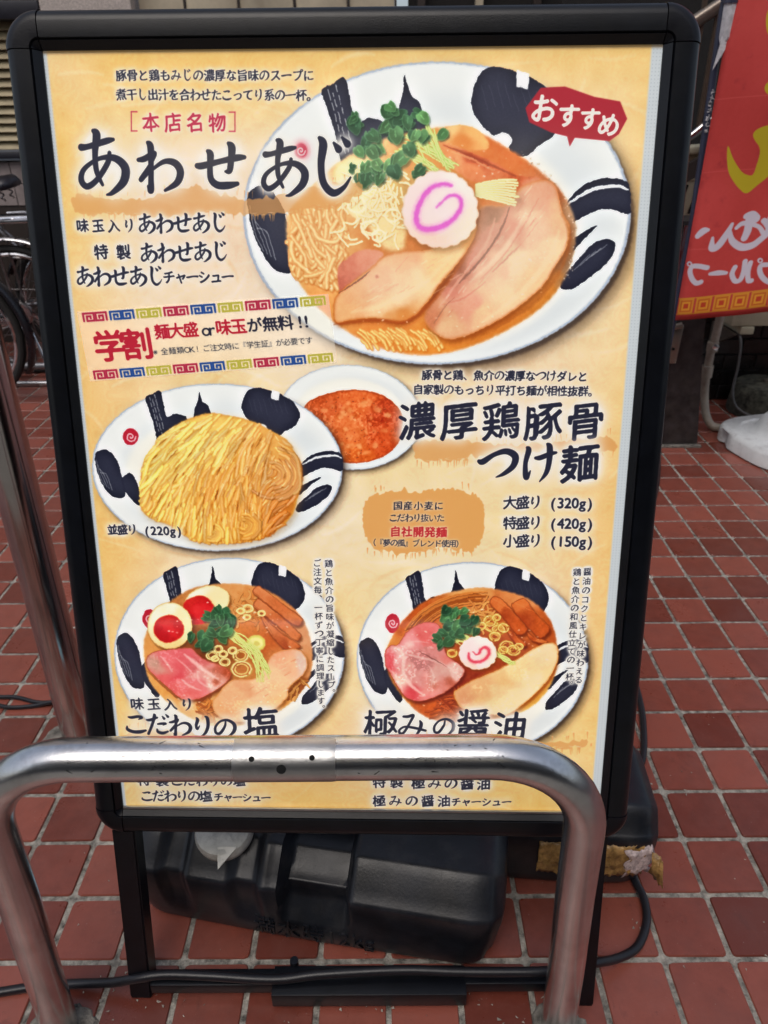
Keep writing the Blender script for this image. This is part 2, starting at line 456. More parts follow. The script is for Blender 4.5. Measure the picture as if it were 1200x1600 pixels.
def sprouts(p, leaves, stems, leafr, g):
    for a, b, c in stems:
        for k in range(c):
            o = g.randn(4)*leafr*.45
            m = ((a[0]+b[0])/2+g.randn()*leafr*.4, (a[1]+b[1])/2+g.randn()*leafr*.4)
            p.stroke([(a[0]+o[0], a[1]+o[1]), m, (b[0]+o[2], b[1]+o[3])], leafr*.34, (176, 190, 84), 1, .7, hi=(238, 240, 178))
    for x, y in leaves:
        for s in (-1, 1):
            a = g.rand()*3.14
            r = leafr*g.uniform(.75, 1.1)
            X, Y = x+s*r*.55*math.cos(a), y+s*r*.55*math.sin(a)
            q = g.rand()
            col = np.array((38, 84, 44))*(1-q)+np.array((92, 148, 72))*q
            p.ell(X+1, Y+1.5, r*.85, r*.62, (22, 44, 26), .6, 1.2, a)
            p.ell(X, Y, r*.8, r*.58, tuple(col), 1, .8, a)
            p.ell(X-r*.15, Y-r*.2, r*.42, r*.22, tuple(col*.7+np.array((60, 70, 50))), .6, 2, a)

def naruto(p, cx, cy, r, rr, lw, pink=(226, 96, 178), n=15, tilt=0, tall=1.0):
    t = np.linspace(0, 2*np.pi, 120, endpoint=False)
    q = r*(1+.035*np.abs(np.sin(t*n/2.))*2-.035)
    P = np.c_[cx+q*np.cos(t), cy+q*np.sin(t)*tall]
    p.poly(P+np.array([3, 5])*r/58., (120, 60, 30), .5, 5*r/58., sm=False)
    p.body(P, (248, 240, 224), (226, 196, 170), r*.08, 8, sm=False)
    sp = []
    for k in range(22):
        f = k/21.; a = tilt+f*5.6
        R = rr*(1-f*.62)
        sp.append((cx+R*math.cos(a), cy+R*math.sin(a)*1.0*tall, .6+.5*math.sin(f*3.1)))
    p.stroke(sp, lw*1.6, pink, .35, 4*r/58.)
    p.stroke(sp, lw, pink, .95, 2.2*r/58.)

def streaks(p, pts, w, col, a, soft=2.0, n=1, spread=0, g=None):
    for k in range(n):
        o = (g.randn(2)*spread if g is not None else (0, 0))
        p.stroke([(x+o[0], y+o[1], .35+.65*(0 < i < len(pts)-1)) for i, (x, y) in enumerate(pts)], w, col, a, soft)

def swash(p, pts, a=.85, col=(226, 160, 88)):
    q = p.smooth(pts, 14); g = np.random.RandomState(len(pts)); c = q.mean(0)
    j = np.cumsum(g.randn(len(q)))*.35; j -= np.linspace(j[0], j[-1], len(q)); j = j+g.randn(len(q))*2.4
    q = q+np.c_[g.randn(len(q))*1.2, np.where(q[:, 1] > c[1], 1, -1)*j]
    p.poly(q, col, a, .7, rough=3, sm=False)
    x0, x1 = q[:, 0].min(), q[:, 0].max(); yb_ = np.percentile(q[:, 1], 80)
    for k in range(int((x1-x0)/5)):        # bristle marks trailing off the lower edge
        x = g.uniform(x0+6, x1-6); L = g.uniform(3, 9); m = q[np.abs(q[:, 0]-x) < 12]
        if len(m) == 0: continue
        y = m[:, 1].max() if g.rand() < .65 else m[:, 1].min()-L
        p.stroke([(x, y-2, 1), (x+g.randn()*.8, y+L, .3)], g.uniform(1, 2.4), col, a, .7, n=3)
        if g.rand() < .5: p.stroke([(x-3, y-L*.6, 1), (x+3, y-L*.6+g.randn(), .4)], .9, (246, 226, 190), .5, .6, n=2)

def chashu(p, pts, g, k=1.0, core=(232, 196, 158), edge=(190, 112, 62), pink=(222, 150, 122)):
    """braised pork slice: browned rim, fat bands following the outline, mottled lean middle, wet glints"""
    q = p.smooth(np.array(pts, float), 5); c = q.mean(0)
    t = np.linspace(0, 6.283, len(q), endpoint=False)
    wob = 1+.012*np.sin(t*7+g.rand()*6)+.010*np.sin(t*13+g.rand()*6)+.006*np.sin(t*29)
    q = c+(q-c)*wob[:, None]
    p.poly(q+np.array([2.5, 6])*k, (80, 28, 8), .7, 5*k, sm=False)
    p.body(q, edge, (122, 54, 22), 3*k, 40, nidx=3, sm=False)
    p.body(c+(q-c)*.962, (226, 168, 112), edge, 3*k, 40, nidx=3, sm=False)
    p.body(c+(q-c)*.93, core, (222, 170, 120), 8*k, 30, nidx=2, sm=False)
    p.body(c+(q-c)*.60+np.array([0, 3*k]), pink, core, 18*k, 34, a=.8, blur=4*k, sm=False)
    for sc_, col, a in ((.86, (250, 232, 204), .5), (.78, (206, 140, 98), .35), (.68, (248, 222, 190), .4), (.52, (198, 122, 92), .3)):
        r = c+(q-c)*(sc_+.02*np.sin(t*5+g.rand()*6))[:, None]
        s0 = g.randint(len(r)); n = int(len(r)*g.uniform(.45, .8))
        seg = np.roll(r, -s0, 0)[:n:4]
        if len(seg) > 3: p.stroke([(x, y, .3+.7*math.sin(math.pi*i/(len(seg)-1))) for i, (x, y) in enumerate(seg)], 5.5*k, col, a, 2.2*k)
    lo, hi = q.min(0), q.max(0)
    for i in range(int(70*k)):
        x, y = g.uniform(lo[0], hi[0]), g.uniform(lo[1], hi[1])
        x = c[0]+(x-c[0])*.72; y = c[1]+(y-c[1])*.72
        d = g.rand()
        p.ell(x, y, g.uniform(.5, 2.4)*k, g.uniform(.4, 1.1)*k, (255, 238, 214) if d > .45 else (170, 92, 56), .3+.3*d, .7, g.uniform(-.9, .2))
    for i in range(int(16*k)):
        r = c+(q[g.randint(len(q))]-c)*g.uniform(.86, .97)
        p.ell(r[0], r[1], g.uniform(1, 3.5)*k, .9*k, (255, 246, 230), .6, .8, g.uniform(-1, 0))

def poster_art(W, H):
    p = Painter(W, H, [(68, 82), (1037, 68), (934, 1268), (192, 1262)], 5)
    g = np.random.RandomState(3)
    # washi ground: warm cream with yellow and peach clouds
    n0, n1, n2, n3 = p.n
    big = p.noise(420); big2 = p.noise(260); big3 = p.noise(340)
    A = np.array((240, 223, 184)); B = np.array((236, 208, 148)); C = np.array((247, 238, 224)); D = np.array((238, 209, 180))
    w1 = np.clip(big*1.5-.3, 0, 1)[..., None]; w2 = np.clip(big2*1.7-.55, 0, 1)[..., None]; w3 = np.clip(big3*1.7-.6, 0, 1)[..., None]
    base = A*(1-w1)+B*w1; base = base*(1-w2*.9)+C*w2*.9; base = base*(1-w3*.6)+D*w3*.6
    # edges deeper yellow
    X = np.linspace(0, 1, W)[None]; Y = np.linspace(0, 1, H)[:, None]
    ed = np.clip(1-np.minimum(np.minimum(X, 1-X)*7, np.minimum(Y, 1-Y)*9), 0, 1)[..., None]
    base = base*(1-ed*.55)+np.array((232, 188, 104))*ed*.55
    rid = np.abs(((n0*.6+n1*.5+X*.9+Y*1.3)*14) % 1-.5)*2
    fib = (gblur(rid, 2)-.5)*9+(n1-.5)*10+(n3-.5)*4
    p.img[:] = np.clip((base+fib[..., None]*np.array((.8, 1, 1.3)))/255, 0, 1)

    for k in range(260):
        x, y = g.uniform(70, 1030), g.uniform(80, 1265); a_ = g.uniform(-.9, .4); pts = []; kk = g.randn()*.12
        for i in range(6): pts.append((x, y, .3+.7*math.sin(math.pi*(i+.5)/6))); x += math.cos(a_)*14; y += math.sin(a_)*14; a_ += kk
        c_ = (255, 250, 236) if g.rand() < .6 else (226, 188, 128)
        p.stroke(pts, g.uniform(2, 7), c_, g.uniform(.12, .3), 3.5, n=3)
    # ---------- big bowl
    E = plate(p, 683, 332, 303, 237, -.03, well=.74, wdy=.16, seal=False)
    Q = lambda L: [(430+x*.4, 160+y*.4) for x, y in L]
    CT = lambda L: [((430+x*.4, 160+y*.4), c) for x, y, c in L]
    # broth
    p.field(Q([(640, 96), (760, 100), (900, 170), (1030, 260), (1130, 360), (1175, 480), (1150, 640), (1060, 780), (900, 890), (720, 965), (560, 985), (400, 955), (260, 880), (150, 780), (70, 660), (45, 520), (60, 420), (170, 300), (300, 200), (460, 130)]),
        CT([(80, 600, (232, 184, 122)), (150, 400, (236, 190, 128)), (300, 250, (238, 200, 140)), (640, 150, (222, 150, 80)), (900, 220, (208, 112, 54)), (1060, 330, (206, 128, 84)), (1150, 480, (188, 150, 116)), (1130, 620, (150, 112, 80)), (1060, 760, (206, 134, 62)), (900, 880, (214, 138, 66)), (620, 960, (228, 152, 74)), (380, 920, (226, 148, 80)), (200, 800, (232, 170, 104)), (500, 500, (200, 116, 56)), (700, 700, (170, 90, 44))]), 12, 2.4)
    for k in range(46):                     # foam on the rim
        t = g.uniform(-.9, .45); x, y = 676+222*math.cos(t), 372+170*math.sin(t)
        p.ell(x+g.randn()*3, y+g.randn()*3, g.uniform(1, 2.6), g.uniform(.8, 2), (150, 120, 96), .35, .7); p.ell(x+g.randn()*3, y+g.randn()*3, g.uniform(.6, 1.6), g.uniform(.6, 1.4), (248, 240, 226), .7, .6)
    # left noodles: long loops hanging from the pile
    for k in range(88):
        x = g.uniform(60, 270); y = g.uniform(400, 640); a_ = 1.55+g.randn()*.45; pts = []; kk = g.uniform(-.5, .5)
        for i in range(8):
            if not (40+abs(y-520)*.12 < x < 285 and y < 745-(270-x)*.28): break
            pts.append((430+x*.4, 160+y*.4)); x += math.cos(a_)*26; y += math.sin(a_)*26; a_ += kk*.55+g.randn()*.2
        if len(pts) < 3: continue
        q = g.rand()
        p.stroke([(u+1, v+1.4) for u, v in pts], 8.2, (184, 106, 46), .45, 1.6, n=5)
        p.stroke(pts, 7.0, (230-18*q, 182-30*q, 118-30*q), .96, 1.2, hi=(254-6*q, 228-12*q, 176-16*q), n=5)
    for k in range(60):                     # short ends along the bottom
        x = g.uniform(300, 620); y = 878+g.rand()*60; L_ = g.uniform(30, 80); q = g.rand()
        pts = [(430+x*.4, 160+y*.4), (430+(x+L_*.5)*.4, 160+(y+L_*.38)*.4), (430+(x+L_*.8)*.4, 160+(y+L_*.9)*.4)]
        if y+L_*.9 > 968: continue
        p.stroke([(u+1, v+1.2) for u, v in pts], 6, (196, 110, 40), .4, 1.6, n=4)
        p.stroke(pts, 5.2, (234-18*q, 184-34*q, 106-30*q), .95, 1.2, hi=(252, 224, 158), n=4)
    # egg and back slice
    p.field(Q([(640, 150), (660, 105), (720, 84), (790, 102), (832, 150), (824, 182), (740, 180), (660, 168)]), CT([(700, 110, (244, 204, 142)), (790, 130, (238, 186, 118)), (740, 170, (216, 132, 66)), (660, 150, (232, 172, 104))]), 6, 1.2)
    p.field(Q([(600, 160), (660, 152), (760, 190), (870, 238), (950, 282), (1030, 290), (1080, 330), (980, 350), (860, 330), (760, 300), (690, 250)]), CT([(680, 180, (228, 148, 92)), (780, 215, (176, 70, 38)), (760, 250, (224, 134, 84)), (860, 300, (214, 122, 76)), (950, 290, (190, 86, 44)), (1040, 320, (222, 150, 116)), (700, 230, (232, 160, 108))]), 18, 1.2)
    streaks(p, Q([(660, 166), (740, 196), (820, 232), (940, 284)]), 4.5, (140, 44, 24), .7, 2.2)
    streaks(p, Q([(690, 190), (760, 214), (850, 262)]), 3, (240, 180, 130), .6, 1.6); streaks(p, Q([(700, 215), (716, 250)]), 2, (140, 60, 40), .6, 1)
    # right slice
    RS = [(905, 396), (960, 330), (1050, 296), (1100, 326), (1122, 420), (1152, 480), (1140, 560), (1090, 645), (1040, 720), (940, 805), (850, 862), (760, 905), (680, 925), (622, 900), (582, 850), (594, 800), (640, 740), (700, 650), (740, 560), (778, 470), (810, 400)]
    p.poly(Q([(x+8, y+14) for x, y in RS]), (120, 50, 14), .6, 5)
    p.field(Q(RS), CT([(1060, 380, (226, 172, 142)), (1110, 450, (232, 190, 150)), (1000, 470, (238, 198, 164)), (1080, 560, (242, 214, 174)), (905, 480, (214, 142, 118)), (860, 430, (150, 100, 76)), (830, 520, (190, 124, 102)), (860, 620, (238, 192, 158)), (960, 620, (244, 220, 182)), (760, 600, (196, 122, 102)), (700, 720, (208, 134, 114)), (760, 780, (230, 170, 144)), (660, 860, (232, 192, 152)), (820, 800, (240, 206, 164)), (900, 740, (244, 218, 176)), (1010, 700, (238, 204, 156)), (690, 660, (150, 82, 60)), (600, 840, (200, 130, 96))]), 9, 1.1, edge=(206, 136, 84), ew=3.2)
    for L_, w_, c_, a_ in (([(916, 410), (890, 480), (846, 556), (780, 640), (720, 702)], 3.4, (96, 48, 40), .75), ([(800, 420), (776, 520), (730, 600), (668, 700), (600, 780)], 4.6, (104, 50, 30), .75),
            ([(1030, 370), (960, 500), (880, 610), (800, 690)], 1.6, (170, 104, 84), .5), ([(950, 560), (880, 630), (850, 660)], 1.4, (120, 70, 60), .6), ([(820, 700), (740, 760), (650, 790)], 1.8, (176, 104, 90), .55),
            ([(860, 450), (820, 560), (740, 660)], 5, (228, 168, 142), .6), ([(980, 420), (930, 520), (850, 620), (760, 700)], 7, (246, 216, 188), .45), ([(1110, 500), (1060, 620), (960, 740), (820, 850)], 9, (248, 226, 188), .45), ([(760, 640), (690, 730), (640, 800)], 4, (232, 176, 152), .6), ([(700, 760), (660, 800), (620, 860)], 1.6, (150, 88, 70), .6)):
        streaks(p, Q(L_), w_, c_, a_, 1.3+w_*.22)
    for k in range(46):                     # fibres
        t = g.rand(); x = 1040-t*380+g.randn()*30; y = 400+t*400+g.randn()*46; L_ = g.uniform(12, 46)
        if x < 660: continue
        p.stroke([(430+x*.4, 160+y*.4), (430+(x-L_*.62)*.4, 160+(y+L_*.8)*.4)], g.uniform(.8, 2), (252, 230, 204) if g.rand() > .45 else (186, 118, 96), g.uniform(.2, .45), .9)
    streaks(p, Q([(1120, 430), (1150, 520), (1110, 660), (1000, 790), (860, 880)]), 5, (170, 96, 44), .5, 3)
    # left slice and the pink strip above it
    p.field(Q([(246, 650), (280, 610), (340, 575), (420, 585), (400, 625), (330, 690), (256, 745)]), CT([(290, 640, (206, 122, 98)), (380, 600, (222, 150, 122)), (270, 720, (190, 104, 84))]), 14, 1.2)
    LS = [(240, 752), (300, 700), (380, 640), (430, 596), (520, 578), (610, 568), (720, 500), (776, 462), (788, 500), (760, 560), (720, 622), (650, 702), (592, 784), (540, 838), (480, 860), (400, 846), (310, 850), (236, 862), (228, 800)]
    p.poly(Q([(x+6, y+14) for x, y in LS]), (130, 56, 16), .6, 5)
    p.field(Q(LS), CT([(280, 800, (232, 184, 134)), (420, 800, (240, 206, 160)), (560, 680, (244, 218, 172)), (680, 580, (244, 210, 156)), (400, 690, (230, 178, 138)), (750, 510, (228, 164, 92)), (500, 840, (212, 140, 76)), (540, 610, (228, 170, 126)), (480, 740, (242, 212, 170)), (640, 640, (240, 206, 150)), (340, 760, (226, 170, 124))]), 8, 1.1, edge=(196, 112, 52), ew=3.0)
    streaks(p, Q([(232, 866), (400, 850), (510, 856), (590, 800), (690, 676), (780, 540)]), 5.5, (160, 72, 26), .6, 2.6)
    streaks(p, Q([(250, 745), (330, 692), (372, 656)]), 2.6, (96, 44, 36), .75, 1.2); streaks(p, Q([(470, 660), (520, 600)]), 1.6, (186, 110, 86), .5, 1); p.ell(*Q([(398, 680)])[0], 3, 3, (168, 92, 74), .7, 1)
    for k in range(40):
        x, y = g.uniform(300, 700), g.uniform(600, 820)
        if y < 880-x*.45 or y > 1120-x*.6: continue
        L_ = g.uniform(12, 50); p.stroke([(430+x*.4, 160+y*.4), (430+(x+L_)*.4, 160+(y-L_*.55)*.4)], g.uniform(.8, 2.4), (252, 234, 204) if g.rand() > .4 else (204, 146, 106), g.uniform(.15, .4), 1)
    streaks(p, Q([(300, 820), (420, 790), (560, 720), (690, 600)]), 9, (250, 228, 186), .4, 4)
    # pale onion heap
    p.field(Q([(250, 240), (330, 220), (480, 260), (560, 300), (540, 400), (510, 520), (500, 570), (430, 570), (360, 480), (300, 440), (250, 380), (230, 300)]), CT([(300, 280, (250, 240, 186)), (340, 400, (252, 244, 196)), (450, 330, (226, 196, 124)), (430, 480, (246, 224, 168)), (480, 420, (214, 168, 100)), (500, 320, (206, 160, 96))]), 22, 4)
    for k in range(120):
        x, y = 390+g.randn()*80, 385+g.randn()*80; a_ = g.rand()*3.14; L_ = g.uniform(24, 70); b_ = a_+g.randn()*.8
        if ((x-390)/150.)**2+((y-390)/180.)**2 > 1: continue
        pts = [(430+x*.4, 160+y*.4), (430+(x+L_*.5*math.cos(a_))*.4, 160+(y+L_*.5*math.sin(a_))*.4), (430+(x+L_*math.cos(b_))*.4, 160+(y+L_*math.sin(b_))*.4)]
        p.stroke([(u+.8, v+1.2) for u, v in pts], 3.8, (190, 140, 74), .35, 1.3, n=4); p.stroke(pts, 3.2, (240, 224, 166), .9, 1.0, hi=(254, 250, 224), n=4)
    for x, y, r in ((370, 490, 34), (405, 520, 26), (460, 440, 30), (350, 330, 30), (320, 400, 36)):
        p.stroke([(430+(x+r*math.cos(t))*.4, 160+(y+r*.8*math.sin(t))*.4) for t in np.linspace(0, 6, 10)], 3, (250, 242, 206), .95, .9, n=4)
    # stems and leaves
    for (x0, y0, x1, y1, n) in ((500, 190, 640, 268, 9), (520, 150, 690, 250, 9), (600, 90, 660, 240, 7), (560, 110, 600, 200, 4)):
        for k in range(n):
            e = g.randn(6)*12
            p.stroke([(430+(x0+e[0])*.4, 160+(y0+e[1])*.4), (430+((x0+x1)/2+e[2])*.4, 160+((y0+y1)/2+e[3]-8)*.4), (430+(x1+e[4])*.4, 160+(y1+e[5])*.4)], 3.0, (170, 188, 92), .95, .9, hi=(232, 240, 172), n=4)
    for k in range(10):
        y0 = 318+k*5; p.stroke([(430+785*.4, 160+y0*.4), (430+870*.4, 160+(y0+(k-4)*4)*.4), (430+(930+g.rand()*28)*.4, 160+(300+k*11)*.4)], 3.6, (206, 200, 124), 1, .9, hi=(250, 248, 208), n=4)
    def leaf(x, y, r, a_, q):
        c_ = np.array((34, 68, 46))*(1-q)+np.array((92, 138, 82))*q
        ca, sa = math.cos(a_), math.sin(a_)
        k1, k2, k3 = g.uniform(.7, 1.15), g.uniform(.7, 1.15), g.uniform(.38, .56)
        H = [(0, .5), (-.42*k1, .2), (-.60*k1, -.2), (-.42*k1, -.52), (-.14, -.54*k1), (0, -k3), (.14, -.54*k2), (.42*k2, -.52), (.60*k2, -.2), (.42*k2, .2)]
        ca, sa = math.cos(a_), math.sin(a_); sq = g.uniform(.55, 1)
        P_ = [(x+r*(u*sq*ca-v*sa), y+r*(u*sq*sa+v*ca)) for u, v in H]
        p.poly([(u+r*.10, v+r*.14) for u, v in P_], (18, 40, 26), .55, r*.09)
        p.field(P_, [((x, y), tuple(c_*.78)), ((x+r*.5*ca, y+r*.5*sa), tuple(c_*1.15)), ((x-r*.5*ca, y-r*.5*sa), tuple(c_*.9)), ((x+r*.5*sa, y-r*.5*ca), tuple(np.minimum(c_*1.3+12, 255)))], 10, .7, edge=tuple(np.minimum(c_*1.45+20, 230)), ew=.8)
        p.stroke([(x, y+0), (x+r*.3*sa, y-r*.3*ca)], r*.07+.4, tuple(np.minimum(c_*1.6+20, 230)), .5, .6)
    for x, y, r in ((316, 92, 62), (305, 70, 40), (355, 160, 50), (332, 195, 42), (352, 262, 56), (352, 302, 56), (408, 296, 56), (432, 96, 60), (490, 66, 62), (472, 132, 60), (520, 78, 56), (582, 62, 48), (572, 132, 46), (652, 126, 44), (412, 178, 46), (384, 200, 50), (402, 246, 44), (442, 246, 46), (486, 226, 62), (470, 272, 52), (524, 186, 50), (560, 266, 50), (440, 40, 46), (455, 18, 36), (385, 132, 50), (545, 128, 44), (300, 250, 24)):
        leaf(430+x*.4+g.randn()*5, 160+y*.4+g.randn()*4, r*.40, g.uniform(-1.5, 1.5), g.rand()*.4)
        leaf(430+x*.4, 160+y*.4, r*.46, g.uniform(-.9, .9), g.rand())
    # fish cake
    def cake(cx, cy, r, tall, path, lw, pink, n, rot=0.0):
        t = np.linspace(0, 2*np.pi, 160, endpoint=False)
        q = r*(.965+.045*np.abs(np.sin(t*n/2.+.4))+.012*np.sin(3*t))
        P_ = np.c_[cx+q*np.cos(t), cy+q*np.sin(t)*tall]
        p.poly(P_+np.array([3, 6])*r/58., (120, 66, 30), .55, 5*r/58., sm=False)
        p.field(P_, [((cx-r*.6, cy-r*.5), (246, 226, 222)), ((cx+r*.5, cy-r*.6), (252, 240, 232)), ((cx+r*.6, cy+r*.4), (246, 232, 214)), ((cx-r*.3, cy+r*.7), (240, 212, 196)), ((cx, cy), (248, 232, 230))], 5, .9, sm=False, edge=(228, 204, 182), ew=r*.035)
        W_ = [(x, y, .35+.75*math.sin(math.pi*min(1, .12+i/len(path)))) for i, (x, y) in enumerate(path)]
        p.stroke(W_, lw*2.2, pink, .28, lw*.8); p.stroke(W_, lw*1.1, pink, .8, lw*.32)
    cake(430+645*.4, 160+417*.4, 60, 1.02, Q([(688, 322), (650, 318), (605, 338), (570, 385), (552, 440), (562, 482), (600, 494), (650, 484), (700, 450), (728, 402), (716, 366), (686, 362), (655, 384), (632, 408)]), 6.5, (222, 88, 204), 19)

    # ---------- dipping soup
    E = plate(p, 546, 652, 112, 82, .05, well=.8, wdy=.05, logo=False)
    p.field([(468, 662), (480, 630), (515, 614), (560, 609), (603, 620), (628, 648), (624, 688), (597, 714), (552, 724), (505, 715), (476, 690)], [((500, 640), (196, 96, 52)), ((560, 625), (214, 112, 60)), ((610, 650), (176, 66, 32)), ((600, 695), (196, 84, 40)), ((550, 712), (214, 112, 52)), ((500, 690), (206, 104, 56)), ((548, 665), (222, 128, 76)), ((480, 665), (186, 90, 50))], 44, .8, edge=(170, 70, 30), ew=2, speck=24)
    for k in range(42):
        t = g.rand()*6.28; r = math.sqrt(g.rand())*.86
        x, y = 548+76*r*math.cos(t), 668+52*r*math.sin(t); q = g.uniform(2, 7)
        p.poly([(x+q*g.uniform(.6, 1.3)*math.cos(u), y+q*.75*g.uniform(.6, 1.3)*math.sin(u)) for u in np.linspace(0, 5.6, 7)], (236, 174, 120), g.uniform(.35, .8), 1.8)
    for k in range(160):
        t = g.rand()*6.28; r = math.sqrt(g.rand())*.92; x, y = 548+78*r*math.cos(t), 668+54*r*math.sin(t); q = g.uniform(.5, 1.5)
        p.ell(x, y, q, q*.9, (128, 40, 16), .6, .5); p.ell(x-.4, y-.4, q*.5, q*.4, (250, 206, 160), .6, .4)
    # ---------- cold noodle plate
    E = plate(p, 339, 731, 196, 131, 0, well=.74, wdy=.1)
    R3 = lambda L: [(140+x/3., 590+y/3.) for x, y in L]
    dome = R3([(235, 500), (250, 400), (290, 340), (330, 280), (420, 215), (500, 182), (570, 168), (660, 182), (760, 205), (850, 250), (920, 292), (960, 350), (985, 420), (990, 480), (975, 560), (950, 640), (900, 700), (820, 750), (700, 775), (560, 780), (470, 760), (380, 700), (300, 670), (240, 620)])
    p.poly(np.array(dome)+np.array([4, 5]), (150, 110, 60), .5, 8)
    ctl = [((140+x/3., 590+y/3.), c) for x, y, c in ((300, 400, (240, 204, 110)), (420, 300, (244, 212, 122)), (600, 250, (242, 206, 124)), (850, 330, (228, 176, 104)), (950, 450, (216, 150, 84)), (270, 560, (232, 180, 96)), (400, 600, (240, 196, 108)), (600, 500, (226, 166, 84)), (800, 560, (222, 160, 80)), (920, 620, (196, 122, 52)), (600, 720, (234, 184, 96)), (760, 720, (224, 164, 76)))]
    p.field(dome, ctl, 16, 1.4, edge=(214, 160, 80), ew=3)
    dm, dx0, dy0 = fill_loops([p.P(p.smooth(dome))], 4)
    def inside(x, y):
        u, v = p.P([(x, y)])[0]; i, j = int(v-dy0), int(u-dx0)
        return 0 <= i < dm.shape[0] and 0 <= j < dm.shape[1] and dm[i, j] > .5
    cpx = np.array([c[0] for c in ctl]); cpc = np.array([c[1] for c in ctl], float)
    def colat(x, y):
        d = 1/(((cpx-np.array([x, y]))**2).sum(1)+80)**1.6; return (cpc*d[:, None]).sum(0)/d.sum()
    gg = np.random.RandomState(11); starts = []
    for k in range(760):
        starts.append((gg.uniform(600, 860)-0, gg.uniform(218, 480)))
    starts = [(gg.uniform(216, 474), gg.uniform(645, 846)) for k in range(620)]
    starts.sort(key=lambda q: q[1]+gg.rand()*50)
    def flow(x, y):
        u = (x-350)/125.; v = (y-745)/100.
        a_ = math.radians(112-28*v-16*u)
        if u > .42:                          # loops on the right shoulder
            cx, cy = 428, 735; b_ = math.atan2(y-cy, x-cx)+math.pi/2
            k_ = min(1, (u-.42)*2.6); a_ = a_*(1-k_)+(b_ % (2*math.pi))*k_ if abs((b_ % (2*math.pi))-a_) < 2.2 else a_
        return a_
    for i_, (x, y) in enumerate(starts):
        if not inside(x, y): continue
        x0_, y0_ = x, y; pts = []; off = gg.randn()*.13; L_ = gg.randint(9, 20); wob = gg.randn()*.04
        for i in range(L_):
            if not inside(x, y): break
            pts.append((x, y)); a_ = flow(x, y)+off+wob*i; x += math.cos(a_)*8; y += math.sin(a_)*8
        if len(pts) < 3: continue
        c_ = colat(x0_, y0_); q = gg.uniform(.82, 1.07)
        W_ = [(a, b, .75+.3*math.sin(math.pi*i/(len(pts)-1))) for i, (a, b) in enumerate(pts)]
        p.stroke([(a+1.6, b+.9, w_) for a, b, w_ in W_], 6.0, tuple(c_*np.array((.78, .62, .44))), .36, 1.4, n=4)
        p.stroke(W_, 5.6, tuple(np.minimum(c_*q*np.array((1.04, 1.04, .98)), 255)), .95, 1.1, hi=tuple(np.minimum(c_*q+np.array((34, 44, 62)), 255)), n=4)
    for cx, cy, r0, n in ((424, 742, 12, 16), (380, 822, 6, 9), (330, 835, 5, 6)):   # folded loops
        for k in range(n):
            r = r0+k*2.4; a0 = gg.uniform(-1.8, -.6); a1 = a0+gg.uniform(1.6, 3.2)
            pts = [(cx+r*math.cos(t)+gg.randn()*.6, cy+r*.9*math.sin(t)) for t in np.linspace(a0, a1, 7)]
            pts = [q for q in pts if inside(*q)]
            if len(pts) < 3: continue
            c_ = colat(*pts[0]); q = gg.uniform(.9, 1.08)
            p.stroke([(a+1.4, b+1) for a, b in pts], 5.6, tuple(c_*np.array((.66, .52, .36))), .45, 1.5, n=4)
            p.stroke(pts, 5.0, tuple(np.minimum(c_*q*.96, 255)), .95, 1.1, hi=tuple(np.minimum(c_*q+np.array((18, 24, 38)), 255)), n=4)
    for k in range(36):
        x, y = gg.uniform(240, 450), gg.uniform(680, 830)
        if inside(x, y):
            a_ = flow(x, y); L_ = gg.uniform(6, 22); p.stroke([(x, y, .3), (x+math.cos(a_)*L_*.5, y+math.sin(a_)*L_*.5, 1), (x+math.cos(a_)*L_, y+math.sin(a_)*L_, .3)], 3, (150, 84, 30), .5, 1.1)
    for k in range(110):
        x, y = gg.uniform(235, 450), gg.uniform(665, 820)
        if inside(x, y):
            a_ = flow(x, y); L_ = gg.uniform(3, 12); p.stroke([(x, y), (x+math.cos(a_)*L_, y+math.sin(a_)*L_)], 1.2, (255, 244, 196), .55, .8)

    # ---------- clear soup bowl
    E = plate(p, 357, 1022, 180, 150, 0, well=.78, wdy=.06)
    Q = lambda L: [(200+x/4., 890+y/4.) for x, y in L]
    CT = lambda L: [((200+x/4., 890+y/4.), c) for x, y, c in L]
    p.field(Q([(560, 92), (760, 100), (900, 150), (1040, 250), (1120, 380), (1150, 560), (1110, 720), (980, 860), (780, 960), (560, 985), (400, 940), (250, 840), (130, 700), (95, 540), (110, 400), (220, 240), (380, 130)]),
        CT([(650, 120, (222, 164, 108)), (760, 180, (214, 142, 80)), (110, 500, (220, 160, 96)), (180, 740, (222, 164, 96)), (400, 920, (232, 186, 126)), (1100, 420, (214, 158, 118)), (1120, 600, (210, 150, 100)), (900, 400, (188, 100, 50)), (700, 300, (204, 126, 62)), (450, 480, (120, 66, 34)), (1000, 840, (226, 166, 96)), (1120, 720, (150, 84, 40))]), 14, 2)
    def strands(n, x0, x1, y0, y1, w_, c1, c2, dk, a0, asp, seed, L0=26):
        h_ = np.random.RandomState(seed)
        for k in range(n):
            x, y = h_.uniform(x0, x1), h_.uniform(y0, y1); a_ = a0+h_.randn()*asp; kk = h_.uniform(-.5, .5); pts = []
            for i in range(6): pts.append((x, y)); x += math.cos(a_)*L0; y += math.sin(a_)*L0*.8; a_ += kk
            q = h_.rand(); P_ = QQ(pts)
            p.stroke([(u+.6, v+.8) for u, v in P_], w_*1.15, dk, .45, 1.0, n=3); p.stroke(P_, w_, tuple(np.array(c1)*(1-q)+np.array(c2)*q), .9, .8, n=3)
    QQ = Q
    strands(46, 640, 800, 170, 330, 3.2, (226, 174, 112), (196, 120, 66), (130, 70, 30), .4, 1.3, 21, 20)
    strands(26, 1000, 1080, 640, 760, 3.0, (214, 160, 96), (150, 84, 40), (96, 46, 20), 1.9, .4, 22, 18)
